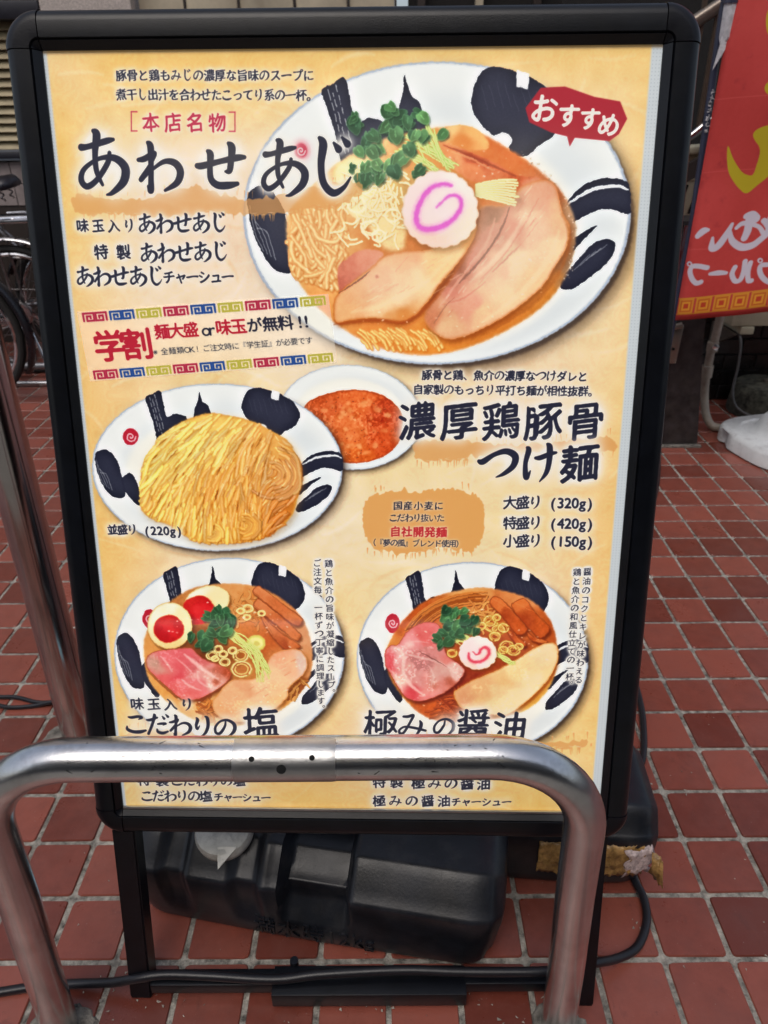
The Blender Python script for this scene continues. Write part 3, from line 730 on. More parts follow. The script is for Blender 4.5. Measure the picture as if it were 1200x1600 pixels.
    strands(34, 420, 520, 810, 900, 3.0, (220, 150, 80), (170, 90, 44), (110, 50, 20), .3, .5, 23, 20)
    for L_ in ([(775, 135), (800, 106), (830, 112), (960, 210), (1076, 296), (1084, 332), (1040, 352), (940, 280), (800, 170)], [(780, 222), (800, 186), (828, 190), (960, 300), (1072, 400), (1066, 436), (1030, 440), (900, 330), (790, 246)], [(820, 268), (880, 330), (960, 400), (1060, 462), (1066, 492), (980, 502), (930, 460), (860, 370)]):
        p.poly(Q([(x+10, y+16) for x, y in L_]), (84, 34, 14), .6, 2.6)
        p.field(Q(L_), CT([(L_[0][0]+20, L_[0][1], (206, 130, 84)), (L_[3][0], L_[3][1]+10, (196, 112, 66)), (L_[5][0], L_[5][1], (160, 76, 40)), (L_[4][0]-30, L_[4][1], (214, 136, 88))]), 16, .8, edge=(140, 66, 34), ew=1.2)
        streaks(p, Q([L_[1], L_[3]]), 1.2, (232, 164, 116), .7, .8); streaks(p, Q([L_[0], L_[-2]]), 1.0, (120, 54, 28), .5, .8)
    # egg halves
    for (cx, cy, rx, ry, rot, yx, yy, yr, yq) in ((490, 205, 146, 100, -.28, 436, 258, 104, 92), (257, 355, 141, 146, .1, 250, 374, 96, 88)):
        (cx, cy), (yx, yy) = Q([(cx, cy), (yx, yy)]); rx /= 4; ry /= 4; yr /= 4; yq /= 4
        t = np.linspace(0, 6.283, 40, endpoint=False); c_, s_ = math.cos(rot), math.sin(rot)
        P_ = [(cx+rx*math.cos(a)*c_-ry*math.sin(a)*s_, cy+rx*math.cos(a)*s_+ry*math.sin(a)*c_) for a in t]
        p.poly([(u+2.5, v+4) for u, v in P_], (90, 46, 20), .6, 3.2, sm=False)
        p.field(P_, [((cx-rx*.5, cy-ry*.6), (252, 248, 224)), ((cx+rx*.6, cy), (244, 232, 186)), ((cx, cy+ry*.8), (232, 208, 148)), ((cx-rx*.8, cy+ry*.2), (246, 236, 196))], 4, .9, sm=False, edge=(214, 178, 112), ew=1.4)
        Y_ = [(yx+yr*(1+.03*math.sin(3*a+1))*math.cos(a), yy+yq*(1+.03*math.sin(4*a))*math.sin(a)) for a in t]
        p.field(Y_, [((yx, yy), (206, 40, 46)), ((yx-yr*.5, yy+yq*.5), (178, 22, 36)), ((yx+yr*.6, yy-yq*.3), (190, 34, 40)), ((yx, yy-yq*.7), (200, 52, 48))], 12, 1.2, sm=False, edge=(206, 92, 54), ew=.9)
        p.ell(yx+yr*.55, yy-yq*.55, 1.6, .9, (255, 226, 210), .9, .6); p.ell(yx-1, yy-1, yr*.35, yq*.3, (226, 78, 72), .35, 3)
    # ham-pink slice
    MS = [(108, 570), (150, 520), (260, 502), (382, 492), (430, 530), (480, 566), (580, 600), (640, 645), (615, 705), (540, 762), (440, 812), (330, 812), (235, 735), (130, 640)]
    p.poly(Q([(x+8, y+16) for x, y in MS]), (96, 40, 22), .65, 3.5)
    p.field(Q(MS), CT([(250, 550, (228, 128, 130)), (300, 640, (214, 92, 98)), (440, 570, (206, 112, 112)), (400, 730, (228, 136, 136)), (540, 710, (240, 202, 188)), (460, 660, (234, 176, 168)), (150, 575, (206, 164, 146)), (340, 775, (222, 112, 106)), (610, 655, (176, 84, 54)), (200, 660, (222, 110, 108)), (360, 540, (214, 108, 112)), (560, 640, (190, 104, 84))]), 14, 1, edge=(172, 84, 58), ew=1.5, speck=20)
    for L_, w_, a_ in (([(200, 545), (240, 590), (270, 640)], 3.6, .55), ([(350, 535), (400, 575), (470, 630), (560, 690)], 6, .7), ([(330, 690), (380, 730), (450, 760)], 3.4, .6), ([(300, 560), (360, 610), (420, 680)], 2.2, .5), ([(430, 640), (440, 700), (500, 740)], 3.6, .5)):
        streaks(p, Q(L_), w_, (246, 212, 202), a_, 1.2+w_*.25)
    streaks(p, Q([(116, 640), (230, 745), (330, 818), (440, 818), (560, 758)]), 2.6, (140, 70, 40), .6, 1.6)
    # pale slice
    PS = [(520, 840), (550, 790), (640, 695), (780, 684), (850, 610), (900, 530), (1000, 498), (1070, 504), (1116, 566), (1098, 650), (1000, 742), (992, 800), (900, 884), (760, 950), (610, 945), (540, 900)]
    p.poly(Q([(x+8, y+14) for x, y in PS]), (120, 62, 26), .6, 3.5)
    p.field(Q(PS), CT([(640, 780, (234, 188, 146)), (1000, 580, (240, 194, 156)), (900, 700, (242, 208, 168)), (580, 850, (228, 176, 128)), (780, 900, (238, 200, 150)), (960, 530, (228, 164, 130)), (1080, 580, (226, 200, 184)), (800, 780, (240, 204, 164)), (700, 720, (226, 172, 132)), (900, 840, (238, 200, 148))]), 9, 1, edge=(206, 144, 88), ew=1.8, speck=10)
    for k in range(26):
        x, y = g.uniform(580, 1040), g.uniform(560, 900)
        if x+y*1.25 < 1560 or x+y > 1800: continue
        L_ = g.uniform(10, 50); p.stroke(Q([(x, y), (x+L_, y-L_*.5)]), g.uniform(.6, 1.6), (252, 232, 204) if g.rand() > .5 else (190, 128, 92), .4, .8)
    # scallion rings
    for x, y, r in ((520, 540, 36), (560, 500, 30), (600, 580, 34), (590, 530, 28), (700, 540, 50), (650, 510, 30), (705, 625, 66), (745, 245, 34), (700, 260, 26), (740, 300, 24), (830, 275, 24), (540, 560, 24)):
        for rr, c_ in ((r, (196, 168, 96)), (r*.9, (244, 236, 180)), (r*.62, (232, 214, 140))):
            a0 = g.rand()*6; p.stroke([Q([(x+rr*math.cos(t), y+rr*.78*math.sin(t))])[0] for t in np.linspace(a0, a0+5.9, 10)], 1.9, c_, .85, .7, n=4)
    p.ell(*Q([(795, 462)])[0], 15, 13, (212, 206, 116), 1, 1.2); p.ell(*Q([(795, 462)])[0], 11, 9.5, (240, 232, 160), .95, 1.4); p.ell(*Q([(800, 465)])[0], 5, 4, (206, 196, 110), .8, 1)
    def stems(L, n, sp, w_):
        for k in range(n):
            e = g.randn(8)*sp
            p.stroke(QQ([(x+e[2*i], y+e[2*i+1]) for i, (x, y) in enumerate(L)]), w_, (182, 190, 96), .95, .8, hi=(240, 242, 182), n=4)
    stems([(600, 380), (700, 450), (790, 520), (870, 640)], 12, 16, 2.2); stems([(620, 380), (700, 440), (800, 560), (830, 690)], 8, 18, 2.0)
    for x, y in ((500, 300), (530, 350), (560, 400), (600, 280), (640, 300), (610, 330), (590, 430), (540, 290), (460, 430), (440, 470), (500, 440), (570, 320), (520, 400), (640, 340), (560, 255), (480, 480), (390, 430), (600, 390)):
        u, v = Q([(x, y)])[0]; leaf(u, v, g.uniform(16, 22), g.uniform(-1.5, 1.5), g.rand()*.6 if x > 480 else .15)

    # ---------- dark soup bowl
    E = plate(p, 737, 1028, 181, 151, 0, well=.78, wdy=.06)
    Q = lambda L: [(580+x*.2667, 900+y*.2667) for x, y in L]; QQ = Q
    CT = lambda L: [((580+x*.2667, 900+y*.2667), c) for x, y, c in L]
    p.field(Q([(600, 66), (760, 80), (920, 130), (1030, 230), (1080, 370), (1075, 560), (1000, 700), (860, 800), (600, 850), (400, 850), (250, 780), (120, 620), (80, 470), (110, 370), (200, 240), (340, 130)]),
        CT([(110, 400, (222, 148, 84)), (240, 240, (186, 92, 40)), (350, 790, (196, 96, 44)), (160, 690, (224, 150, 76)), (500, 640, (140, 52, 32)), (600, 90, (226, 170, 108)), (900, 150, (214, 142, 88)), (1020, 300, (186, 96, 48)), (700, 250, (176, 84, 42)), (450, 750, (130, 46, 24)), (1000, 680, (226, 170, 88)), (900, 760, (230, 180, 96)), (760, 480, (160, 74, 40))]), 14, 2)
    for k in range(60):
        o = g.rand(); r_ = g.uniform(.80, 1.0)
        pts = [(640+490*r_*math.cos(t)*1.0, 470+380*r_*math.sin(t)) for t in np.linspace(3.5+o*.4, 4.35+o*.45, 8)]
        q = g.rand(); p.stroke([(u+.6, v+.9) for u, v in Q(pts)], 2.7, (110, 46, 18), .5, .9, n=3); p.stroke(Q(pts), 2.3, (222-50*q, 150-52*q, 84-40*q), .9, .7, n=3)
    strands(34, 540, 700, 180, 300, 2.8, (232, 180, 110), (190, 110, 56), (110, 50, 20), .2, .9, 31, 20)
    strands(40, 340, 500, 700, 810, 2.8, (196, 98, 54), (140, 56, 28), (84, 26, 12), .2, 1.0, 33, 24)
    for L_ in ([(695, 165), (700, 125), (745, 120), (830, 200), (912, 300), (872, 342), (828, 320), (760, 230)], [(818, 180), (830, 150), (895, 128), (960, 210), (1042, 300), (1002, 356), (965, 348), (880, 260)], [(780, 290), (830, 330), (900, 390), (890, 412), (850, 400), (800, 340)], [(905, 320), (950, 350), (1030, 376), (1000, 392), (930, 372)]):
        p.poly(Q([(x+10, y+14) for x, y in L_]), (76, 26, 10), .6, 2.6)
        p.field(Q(L_), CT([(L_[0][0]+20, L_[0][1], (206, 118, 66)), (L_[2][0], L_[2][1]+10, (214, 126, 70)), (L_[4][0]-20, L_[4][1], (190, 92, 44)), (L_[-1][0], L_[-1][1], (164, 72, 34))]), 16, .8, edge=(136, 56, 26), ew=1.2)
        streaks(p, Q([L_[1], L_[3]]), 1.1, (236, 160, 106), .6, .8); streaks(p, Q([L_[2], L_[4]]), 1.0, (226, 150, 96), .5, .8)
    MS = [(78, 440), (110, 406), (152, 398), (200, 330), (262, 284), (330, 268), (388, 280), (412, 340), (432, 446), (480, 490), (542, 542), (520, 600), (452, 664), (380, 704), (280, 734), (200, 712), (150, 650), (112, 580), (78, 520)]
    p.poly(Q([(x+8, y+16) for x, y in MS]), (84, 26, 12), .7, 3.5)
    p.field(Q(MS), CT([(280, 330, (214, 110, 106)), (220, 390, (226, 152, 150)), (330, 420, (206, 140, 134)), (120, 480, (212, 92, 98)), (172, 446, (242, 204, 196)), (280, 530, (190, 128, 124)), (400, 560, (220, 176, 164)), (460, 530, (230, 196, 184)), (180, 600, (242, 208, 192)), (230, 680, (212, 86, 92)), (330, 650, (228, 156, 146)), (440, 620, (190, 108, 88)), (250, 590, (222, 164, 156)), (380, 330, (216, 120, 116)), (420, 460, (214, 130, 120))]), 16, .9, edge=(170, 78, 62), ew=1.5, speck=34, power=2.0)
    for L_, w_, a_, c_ in (([(160, 420), (186, 480), (184, 560), (230, 640), (310, 700)], 5.5, .7, (246, 216, 204)), ([(180, 450), (260, 470), (380, 500), (500, 560)], 3.2, .6, (240, 204, 194)), ([(280, 440), (350, 480), (440, 530)], 1.6, .7, (120, 60, 56)), ([(330, 520), (360, 580), (340, 660)], 3, .5, (240, 206, 196)), ([(200, 400), (260, 380), (330, 390)], 2.6, .45, (240, 200, 192)), ([(100, 540), (150, 600), (180, 680)], 3, .5, (244, 214, 196))):
        streaks(p, Q(L_), w_, c_, a_, 1.0+w_*.25)
    PS = [(478, 690), (500, 660), (580, 610), (700, 560), (850, 480), (960, 412), (1040, 384), (1088, 408), (1086, 500), (1040, 592), (960, 684), (850, 776), (770, 812), (640, 800), (520, 766)]
    p.poly(Q([(x+6, y+16) for x, y in PS]), (130, 60, 20), .65, 3.5)
    p.field(Q(PS), CT([(540, 690, (214, 158, 118)), (640, 640, (226, 182, 134)), (750, 590, (232, 196, 142)), (850, 540, (240, 216, 164)), (1000, 440, (242, 222, 182)), (900, 650, (244, 228, 190)), (700, 730, (236, 214, 166)), (1060, 420, (238, 208, 164)), (800, 700, (244, 226, 184)), (1040, 540, (240, 216, 164)), (600, 760, (228, 186, 132))]), 8, 1, edge=(204, 142, 74), ew=1.8, speck=14)
    streaks(p, Q([(500, 655), (620, 590), (760, 530), (900, 450)]), 3.4, (176, 98, 56), .5, 2); streaks(p, Q([(1085, 510), (1040, 605), (950, 700), (840, 790)]), 3, (180, 96, 36), .6, 1.8)
    for x, y, r in ((700, 290, 44), (740, 310, 38), (770, 300, 34), (790, 410, 44), (830, 430, 40), (770, 430, 30), (690, 260, 40), (720, 350, 34), (640, 290, 30), (860, 410, 26), (470, 450, 30), (730, 240, 26)):
        for rr, c_ in ((r, (186, 140, 60)), (r*.88, (240, 222, 146)), (r*.6, (214, 176, 92))):
            a0 = g.rand()*6; p.stroke([Q([(x+rr*math.cos(t), y+rr*.8*math.sin(t))])[0] for t in np.linspace(a0, a0+5.6, 10)], 1.8, c_, .85, .7, n=4)
    stems([(430, 340), (520, 350), (600, 390)], 12, 14, 1.9); stems([(470, 370), (540, 380), (600, 410)], 8, 12, 1.7); stems([(730, 450), (780, 480), (824, 508)], 9, 10, 2.3); stems([(590, 330), (560, 300), (620, 370)], 5, 10, 1.7)
    for x, y in ((490, 215), (535, 205), (430, 245), (450, 295), (420, 335), (385, 370), (500, 295), (560, 305), (590, 262), (605, 325), (470, 350), (400, 405), (540, 262), (440, 385), (470, 240), (510, 340), (430, 200)):
        u, v = Q([(x, y)])[0]; leaf(u, v, g.uniform(15, 21), g.uniform(-1.5, 1.5), g.rand()*.7 if y < 320 else .15)
    cake(580+620*.2667, 900+448*.2667, 30, .88, Q([(566, 450), (570, 482), (600, 500), (640, 496), (676, 470), (686, 436), (668, 416), (640, 424), (630, 446), (612, 456), (590, 440)]), 3.6, (226, 78, 100), 15)
    p.ell(640, 330, 200, 150, (255, 248, 232), .16, 40)
    p.ell(800, 390, 70, 90, (252, 236, 214), .28, 22, .6); p.ell(610, 440, 60, 34, (252, 238, 212), .28, 16, -.5)
    # wet glints on the broths and toppings
    for (cx, cy, rx, ry, n) in ((672, 375, 205, 160, 90), (357, 1035, 118, 92, 50), (737, 1040, 118, 92, 50)):
        for k in range(n):
            t = g.rand()*6.283; r = math.sqrt(g.uniform(.5, 1))
            p.ell(cx+rx*r*math.cos(t), cy+ry*r*math.sin(t), g.uniform(.6, 2.6), g.uniform(.5, 1.2), (255, 244, 224), g.uniform(.3, .8), .7, g.uniform(-.6, .6))
    fw = p.noise(7)-.5; fv = p.noise(7)-.5; fw2 = p.noise(3)-.5; fv2 = p.noise(3)-.5
    yy, xx = np.mgrid[0:H, 0:W]
    sx = np.clip(xx+(fw*1.5+fw2*.5), 0, W-1).astype(int); sy = np.clip(yy+(fv*1.5+fv2*.5), 0, H-1).astype(int)
    p.img = gblur3(p.img[sy, sx], .45)
    p.img += (p.noise(2.2)-.5)[..., None]*.018
    gy = p.img.mean(2, keepdims=True); p.img = np.clip(gy+(p.img-gy)*1.03, 0, 1)
    lum = gblur(p.img.mean(2), 14)[..., None]
    p.img[:] = np.clip(p.img+(p.img-lum)*.24, 0, 1)
    # ---------- orange brush swashes
    swash(p, [(118, 306), (180, 312), (240, 308), (302, 288), (330, 300), (400, 312), (480, 296), (560, 284), (556, 312), (470, 328), (400, 334), (330, 332), (250, 340), (190, 338), (124, 334)], .72)
    swash(p, [(650, 690), (700, 686), (760, 690), (830, 692), (900, 684), (956, 686), (958, 704), (900, 708), (830, 706), (760, 712), (700, 718), (652, 716)], .8)
    swash(p, [(572, 782), (600, 772), (650, 770), (700, 766), (740, 776), (756, 796), (752, 840), (730, 858), (690, 852), (640, 862), (590, 858), (572, 840), (566, 810)], .9, (230, 162, 84))
    swash(p, [(190, 1150), (260, 1142), (340, 1152), (430, 1146), (432, 1160), (320, 1168), (200, 1166)], .7)
    swash(p, [(560, 1160), (700, 1152), (820, 1158), (912, 1152), (908, 1166), (780, 1172), (600, 1174)], .75)

    # ---------- lettering
    L = p.line
    L('豚骨と鶏もみじの濃厚な旨味のスープに', (190, 119), (483, 118), 18.5, gr=4.5, ga=.85, wt=.75)
    L('煮干し出汁を合わせたこってり系の一杯。', (190, 149), (488, 149), 18.5, gr=4.5, ga=.85, wt=.75)
    red = (196, 44, 78)
    L('本店名物', (236, 192), (340, 192), 30, col=red, gr=5, ga=.6, wt=.74)
    for x, s in ((206, 1), (368, -1)):
        p.stroke([(x+9*s, 176), (x, 176)], 1.8, red); p.stroke([(x, 176), (x, 206)], 1.8, red); p.stroke([(x, 206), (x+9*s, 206)], 1.8, red)
    # seal under the title
    p.ell(471, 236, 15, 17, (236, 150, 160), .8, 5); p.ell(471, 236, 10, 12, (206, 60, 84), .95, 1.5)
    p.stroke([(471+7*(1-k/12.)*math.cos(k*.8), 236+8*(1-k/12.)*math.sin(k*.8)) for k in range(12)], 1.8, (246, 216, 216))
    T = 'あわせあじ'
    L(T[0], (158, 256), (159, 256), 98, gr=13, ga=1, slant=.06, wt=.72, hh=1.05); L(T[1], (250, 263), (251, 263), 84, gr=13, ga=1, slant=.02, wt=.72, hh=.98)
    L(T[2], (346, 261), (347, 261), 86, gr=13, ga=1, slant=.04, wt=.72, hh=.9); L(T[3], (442, 263), (443, 263), 90, gr=9, ga=.95, slant=.06, wt=.68)
    L(T[4], (519, 262), (520, 262), 96, gr=8, ga=.9, slant=.04, wt=.68)
    L('味玉入り', (129, 354), (202, 354), 21, gr=6, ga=1, wt=.88); L('あわせあじ', (229, 351), (342, 349), 32, gr=6, ga=1, wt=.85)
    L('特製', (158, 395), (193, 395), 24, gr=6, ga=1, wt=.88); L('あわせあじ', (232, 397), (344, 394), 32, gr=6, ga=1, wt=.85)
    L('あわせあじ', (132, 434), (243, 433), 32, gr=6, ga=1, wt=.85); L('チャーシュー', (264, 434), (356, 433), 21, gr=6, ga=1, wt=.88)
    # red speech burst
    p.poly([(822, 168), (846, 136), (884, 134), (930, 150), (970, 157), (981, 184), (968, 208), (953, 219), (899, 214), (891, 228), (887, 212), (862, 206), (828, 190)], (176, 30, 48), 1, .7, sm=False)
    for ch, x, y, z in (('お', 851, 168, 46), ('す', 889, 179, 38), ('す', 922, 184, 36), ('め', 952, 193, 38)):
        L(ch, (x, y), (x+1, y+.12), z, col=(244, 238, 228), brush=.6, wt=.92, glow=False)
    L('豚骨と鶏、魚介の濃厚なつけダレと', (667, 585), (910, 587), 17, gr=4.5, ga=.85, wt=.74)
    L('自家製のもっちり平打ち麺が相性抜群。', (653, 608), (927, 610), 17, gr=4.5, ga=.85, wt=.74)
    L('濃厚鶏豚骨', (651, 657), (914, 656), 62, gr=11, ga=1, wt=.78, slant=.12)
    L('つけ麺', (778, 724), (905, 722), 62, gr=11, ga=1, wt=.88, slant=.12)
    L('国産小麦に', (621, 790), (685, 790), 14.5, gr=3, ga=.5, wt=.65)
    L('こだわり抜いた', (614, 809), (688, 809), 13.5, gr=3, ga=.5, wt=.65)
    L('自社開発麺', (617, 830), (689, 831), 17.5, col=(196, 40, 50), gr=3, ga=.45, wt=.86)
    L('（『夢の風』ブレンド使用）', (581, 848), (718, 849), 12.5, gr=3, ga=.5, wt=.74)
    for t, y in (('大', 784), ('特', 816), ('小', 844)):
        L(t+'盛り', (796, y), (836, y), 22, gr=6, ga=1, wt=.8)
        L({'大': '(320g)', '特': '(420g)', '小': '(150g)'}[t], (864, y), (921, y), 23, gr=6, ga=1, wt=.88, slant=.0)
    L('並盛り', (175, 829), (206, 829), 17, gr=4.5, ga=.95, wt=.88); L('(220g)', (229, 830), (279, 830), 19, gr=4.5, ga=.95, wt=.88, slant=0)
    L('鶏と魚介の旨味が凝縮したスープ。', (513, 881), (517, 1083), 13, vert=True, gr=3.2, ga=1.0, wt=.72, slant=.05)
    L('ご注文毎、一杯ずつ丁寧に調理します。', (495, 880), (501, 1108), 13, vert=True, gr=3.2, ga=1.0, wt=.72, slant=.05)
    L('醤油のコクとキレが味わえる', (917, 892), (903, 1061), 13, vert=True, gr=3.2, ga=1.0, wt=.72, slant=.05)
    L('鶏と魚介の和風仕立ての一杯。', (901, 893), (888, 1069), 13, vert=True, gr=3.2, ga=1.0, wt=.72, slant=.05)
    L('味玉入り', (213, 1101), (291, 1102), 21, gr=4, ga=.8, wt=.88)
    L('こだわりの', (211, 1132), (350, 1138), 38, gr=10, ga=1, wt=.75); L('塩', (406, 1130), (407, 1130), 56, gr=10, ga=1, wt=.7)
    L('極みの', (594, 1132), (692, 1135), 52, gr=10, ga=1, wt=.6, sizes=[1.05, .9, .72]); L('醤油', (738, 1130), (795, 1134), 52, gr=10, ga=1, wt=.74)
    L('特製', (223, 1220), (252, 1221), 20, gr=6, ga=1, wt=.88); L('こだわりの塩', (275, 1221), (372, 1221), 19, gr=6, ga=1, wt=.86)
    L('こだわりの塩', (228, 1245), (320, 1245), 20, gr=6, ga=1, wt=.86); L('チャーシュー', (340, 1246), (414, 1247), 15, gr=6, ga=1, wt=.88)
    L('特製', (591, 1222), (618, 1222), 20, gr=6, ga=1, wt=.88); L('極みの醤油', (652, 1223), (754, 1224), 21, gr=6, ga=1, wt=.86)
    L('極みの醤油', (591, 1251), (692, 1251), 20, gr=6, ga=1, wt=.86); L('チャーシュー', (711, 1252), (790, 1252), 15, gr=6, ga=1, wt=.88)

    # ---------- bare light guide along the edges (white acrylic with a dot grid)
    strip = (206, 214, 217)
    d = (((np.arange(W) % 7) < 2)[None] & ((np.arange(H) % 7) < 2)[:, None]).astype(np.float32)
    dots = d[..., None]*np.array((-26, -24, -22))
    full = np.clip(np.ones((H, W, 3))*np.array(strip)+dots, 0, 255)
    m = np.zeros((H, W), np.float32)
    xr = W*.983; xl = W*.006
    m[:, int(xr):] = 1; m[:, :int(xl)+1] = 1
    p.put(gblur(m, 1.6), 0, 0, full, 1)
    m[:] = 0; m[:5] = 1
    p.put(gblur(m, 2), 0, 0, (120, 96, 66), .8)  # shadow of the top frame lip, painted brown into the print
    return p

def gblur3(a, r):
    return np.stack([gblur(a[..., i], r) for i in range(3)], -1)

def coupon_art(W, H):
    p = Painter(W, H, [(120, 487), (513, 459), (527, 567), (141, 596)], 9)
    p.img[:] = np.array((250, 243, 226))/255.; p.alpha[:] = .62
    before = p.img.copy()
    cols = [(196, 44, 76), (34, 80, 158), (206, 196, 74)]
    def key(x, y, w, h, c, mirror):
        # one square spiral
        s = -1 if mirror else 1
        o = x if s > 0 else x+w
        pts = [(o, y+h), (o, y), (o+s*w, y), (o+s*w, y+h), (o+s*w*.33, y+h), (o+s*w*.33, y+h*.40), (o+s*w*.68, y+h*.40), (o+s*w*.68, y+h*.68)]
        q = [T(a, b) for a, b in pts]
        for i in range(len(q)-1): p._stroke(np.array([q[i], q[i+1]]), np.array([lw, lw]), c, 1, .7)
    lw = W*.0042
    def T(a, b): return (a*W, b*H)
    for row, y0 in ((0, .035), (1, .86)):
        for k in range(9):
            c = cols[k % 3]
            x0 = .022+k*.1085
            # pairs of spirals back to back
            key(x0, y0, .042, .105, c, False); key(x0+.050, y0, .042, .105, c, True)
    def LL(txt, x0, x1, y, sz, **k):
        inv = np.linalg.inv(p.h)
        def U(a, b):
            q = inv@np.array([a*W, b*H, 1]); return (q[0]/q[2], q[1]/q[2])
        p.line(txt, U(x0, y), U(x1, y), sz, brush=0, glow=False, **k)
    LL('学割', .105, .215, .51, 52, wt=.95, col=(206, 34, 58))
    LL('麺大盛', .325, .44, .36, 25, wt=.92, col=(206, 34, 58))
    LL('or', .50, .525, .37, 27, wt=.8, col=(40, 40, 60)); LL('味玉', .572, .632, .36, 26, wt=.92, col=(206, 34, 58))
    LL('が', .695, .70, .36, 24, wt=.92, col=(40, 40, 60)); LL('無料', .757, .818, .36, 25, wt=.92, col=(40, 40, 60)); LL('!!', .875, .90, .36, 26, wt=.92, col=(40, 40, 60))
    LL('※全麺類', .29, .385, .64, 12, wt=.62, col=(60, 60, 70)); LL('OK', .413, .434, .64, 13, wt=.62, col=(60, 60, 70)); LL('！', .462, .463, .64, 12, wt=.62, col=(60, 60, 70))
    LL('ご注文時に『学生証』が必要です', .49, .90, .64, 12, wt=.62, col=(60, 60, 70))
    ink = np.abs(p.img-before).max(2)
    p.alpha = np.clip(.42+ink*2.4, 0, 1).astype(np.float32)
    return p
POSTER_EMIT = 0.40
# ================================================================= helpers
R_ = random.Random(4)
def deg(a): return math.radians(a)

def tag(o, label=None, cat=None, group=None, kind=None):
    if label: o['label'] = label
    if cat: o['category'] = cat
    if group: o['group'] = group
    if kind: o['kind'] = kind
    return o

def thing(name, label, cat, loc, group=None):
    o = bpy.data.objects.new(name, None); C.objects.link(o)
    o.empty_display_size = .05
    o.location = Vector(loc)*U
    return tag(o, label, cat, group)

def origin(parent):
    v = Vector((0, 0, 0))
    while parent is not None:
        v += Vector(parent.location); parent = parent.parent
    return v

def finish(name, bm, mat, parent=None, smooth=35, kind=None, label=None, loc=None):
    """bm is in tile units, world coordinates; becomes one mesh object"""
    o3 = origin(parent)
    off = Vector((0, 0, 0)) if loc is None else Vector(loc)*U-o3
    base = o3+off
    for v in bm.verts: v.co = v.co*U-base
    bmesh.ops.recalc_face_normals(bm, faces=bm.faces)
    me = bpy.data.meshes.new(name); bm.to_mesh(me); bm.free()
    if smooth is not None:
        me.shade_smooth()
        me.set_sharp_from_angle(angle=deg(smooth))
    for m in (mat if isinstance(mat, (list, tuple)) else [mat]): me.materials.append(m)
    o = bpy.data.objects.new(name, me); C.objects.link(o)
    o.location = off; o.parent = parent
    if kind: o['kind'] = kind
    if label: o['label'] = label
    return o

def box(bm, c, s, rot=None, bev=0, seg=2):
    t = bmesh.new(); bmesh.ops.create_cube(t, size=1)
    for v in t.verts: v.co = Vector((v.co.x*s[0], v.co.y*s[1], v.co.z*s[2]))
    if bev: bmesh.ops.bevel(t, geom=list(t.edges), offset=bev, segments=seg, affect='EDGES', profile=.5)
    M = (rot.to_4x4() if rot is not None else Matrix.Identity(4)); M.translation = Vector(c)
    t.transform(M); merge(bm, t); return bm
def merge(bm, t):
    me = bpy.data.meshes.new('t'); t.to_mesh(me); t.free(); bm.from_mesh(me); bpy.data.meshes.remove(me)
def BX(*a, **k): return box(bmesh.new(), *a, **k)

def catmull(P, n=8, closed=False):
    P = [Vector(p) for p in P]; out = []; N = len(P)
    for i in range(N if closed else N-1):
        if closed: a, b, c, d = P[i-1], P[i], P[(i+1) % N], P[(i+2) % N]
        else: a, b, c, d = P[max(i-1, 0)], P[i], P[i+1], P[min(i+2, N-1)]
        for k in range(n):
            t = k/n
            out.append(.5*((2*b)+(c-a)*t+(2*a-5*b+4*c-d)*t*t+(3*b-3*c+d-a)*t**3))
    if not closed: out.append(P[-1])
    return out

def tube(bm, path, r, seg=16, cap=True, closed=False):
    path = [Vector(p) for p in path]; N = len(path)
    rr = r if isinstance(r, (list, tuple)) else [r]*N
    T = []
    for i in range(N):
        a = path[(i-1) % N] if (closed or i) else path[0]; b = path[(i+1) % N] if (closed or i < N-1) else path[-1]
        T.append((b-a).normalized())
    n = T[0].orthogonal().normalized(); rings = []
    for i in range(N):
        n = (n-T[i]*n.dot(T[i])).normalized(); b = T[i].cross(n)
        rings.append([bm.verts.new(path[i]+(n*math.cos(2*math.pi*k/seg)+b*math.sin(2*math.pi*k/seg))*rr[i]) for k in range(seg)])
    for i in range(N if closed else N-1):
        A, B = rings[i], rings[(i+1) % N]
        if closed and i == N-1:      # best twist match
            o = min(range(seg), key=lambda q: (A[0].co-B[q].co).length); B = B[o:]+B[:o]
        for k in range(seg): bm.faces.new((A[k], A[(k+1) % seg], B[(k+1) % seg], B[k]))
    if cap and not closed: bm.faces.new(rings[0][::-1]); bm.faces.new(rings[-1])
    return bm
def TB(*a, **k): return tube(bmesh.new(), *a, **k)

def lathe(bm, prof, c, seg=32, rot=None):
    rings = []
    M = rot if rot is not None else Matrix.Identity(3)
    for r, z in prof:
        rings.append([bm.verts.new(Vector(c)+M@Vector((r*math.cos(2*math.pi*k/seg), r*math.sin(2*math.pi*k/seg), z))) for k in range(seg)])
    for A, B in zip(rings, rings[1:]):
        for k in range(seg): bm.faces.new((A[k], A[(k+1) % seg], B[(k+1) % seg], B[k]))
    bm.faces.new(rings[0][::-1]); bm.faces.new(rings[-1]); return bm

def prism(bm, pts, ex):
    """closed polygon pts (3-D) pushed along ex"""
    a = [bm.verts.new(Vector(p)) for p in pts]; b = [bm.verts.new(Vector(p)+Vector(ex)) for p in pts]
    bm.faces.new(a); bm.faces.new(b[::-1])
    for i in range(len(a)):
        j = (i+1) % len(a); bm.faces.new((a[i], b[i], b[j], a[j]))
    return bm

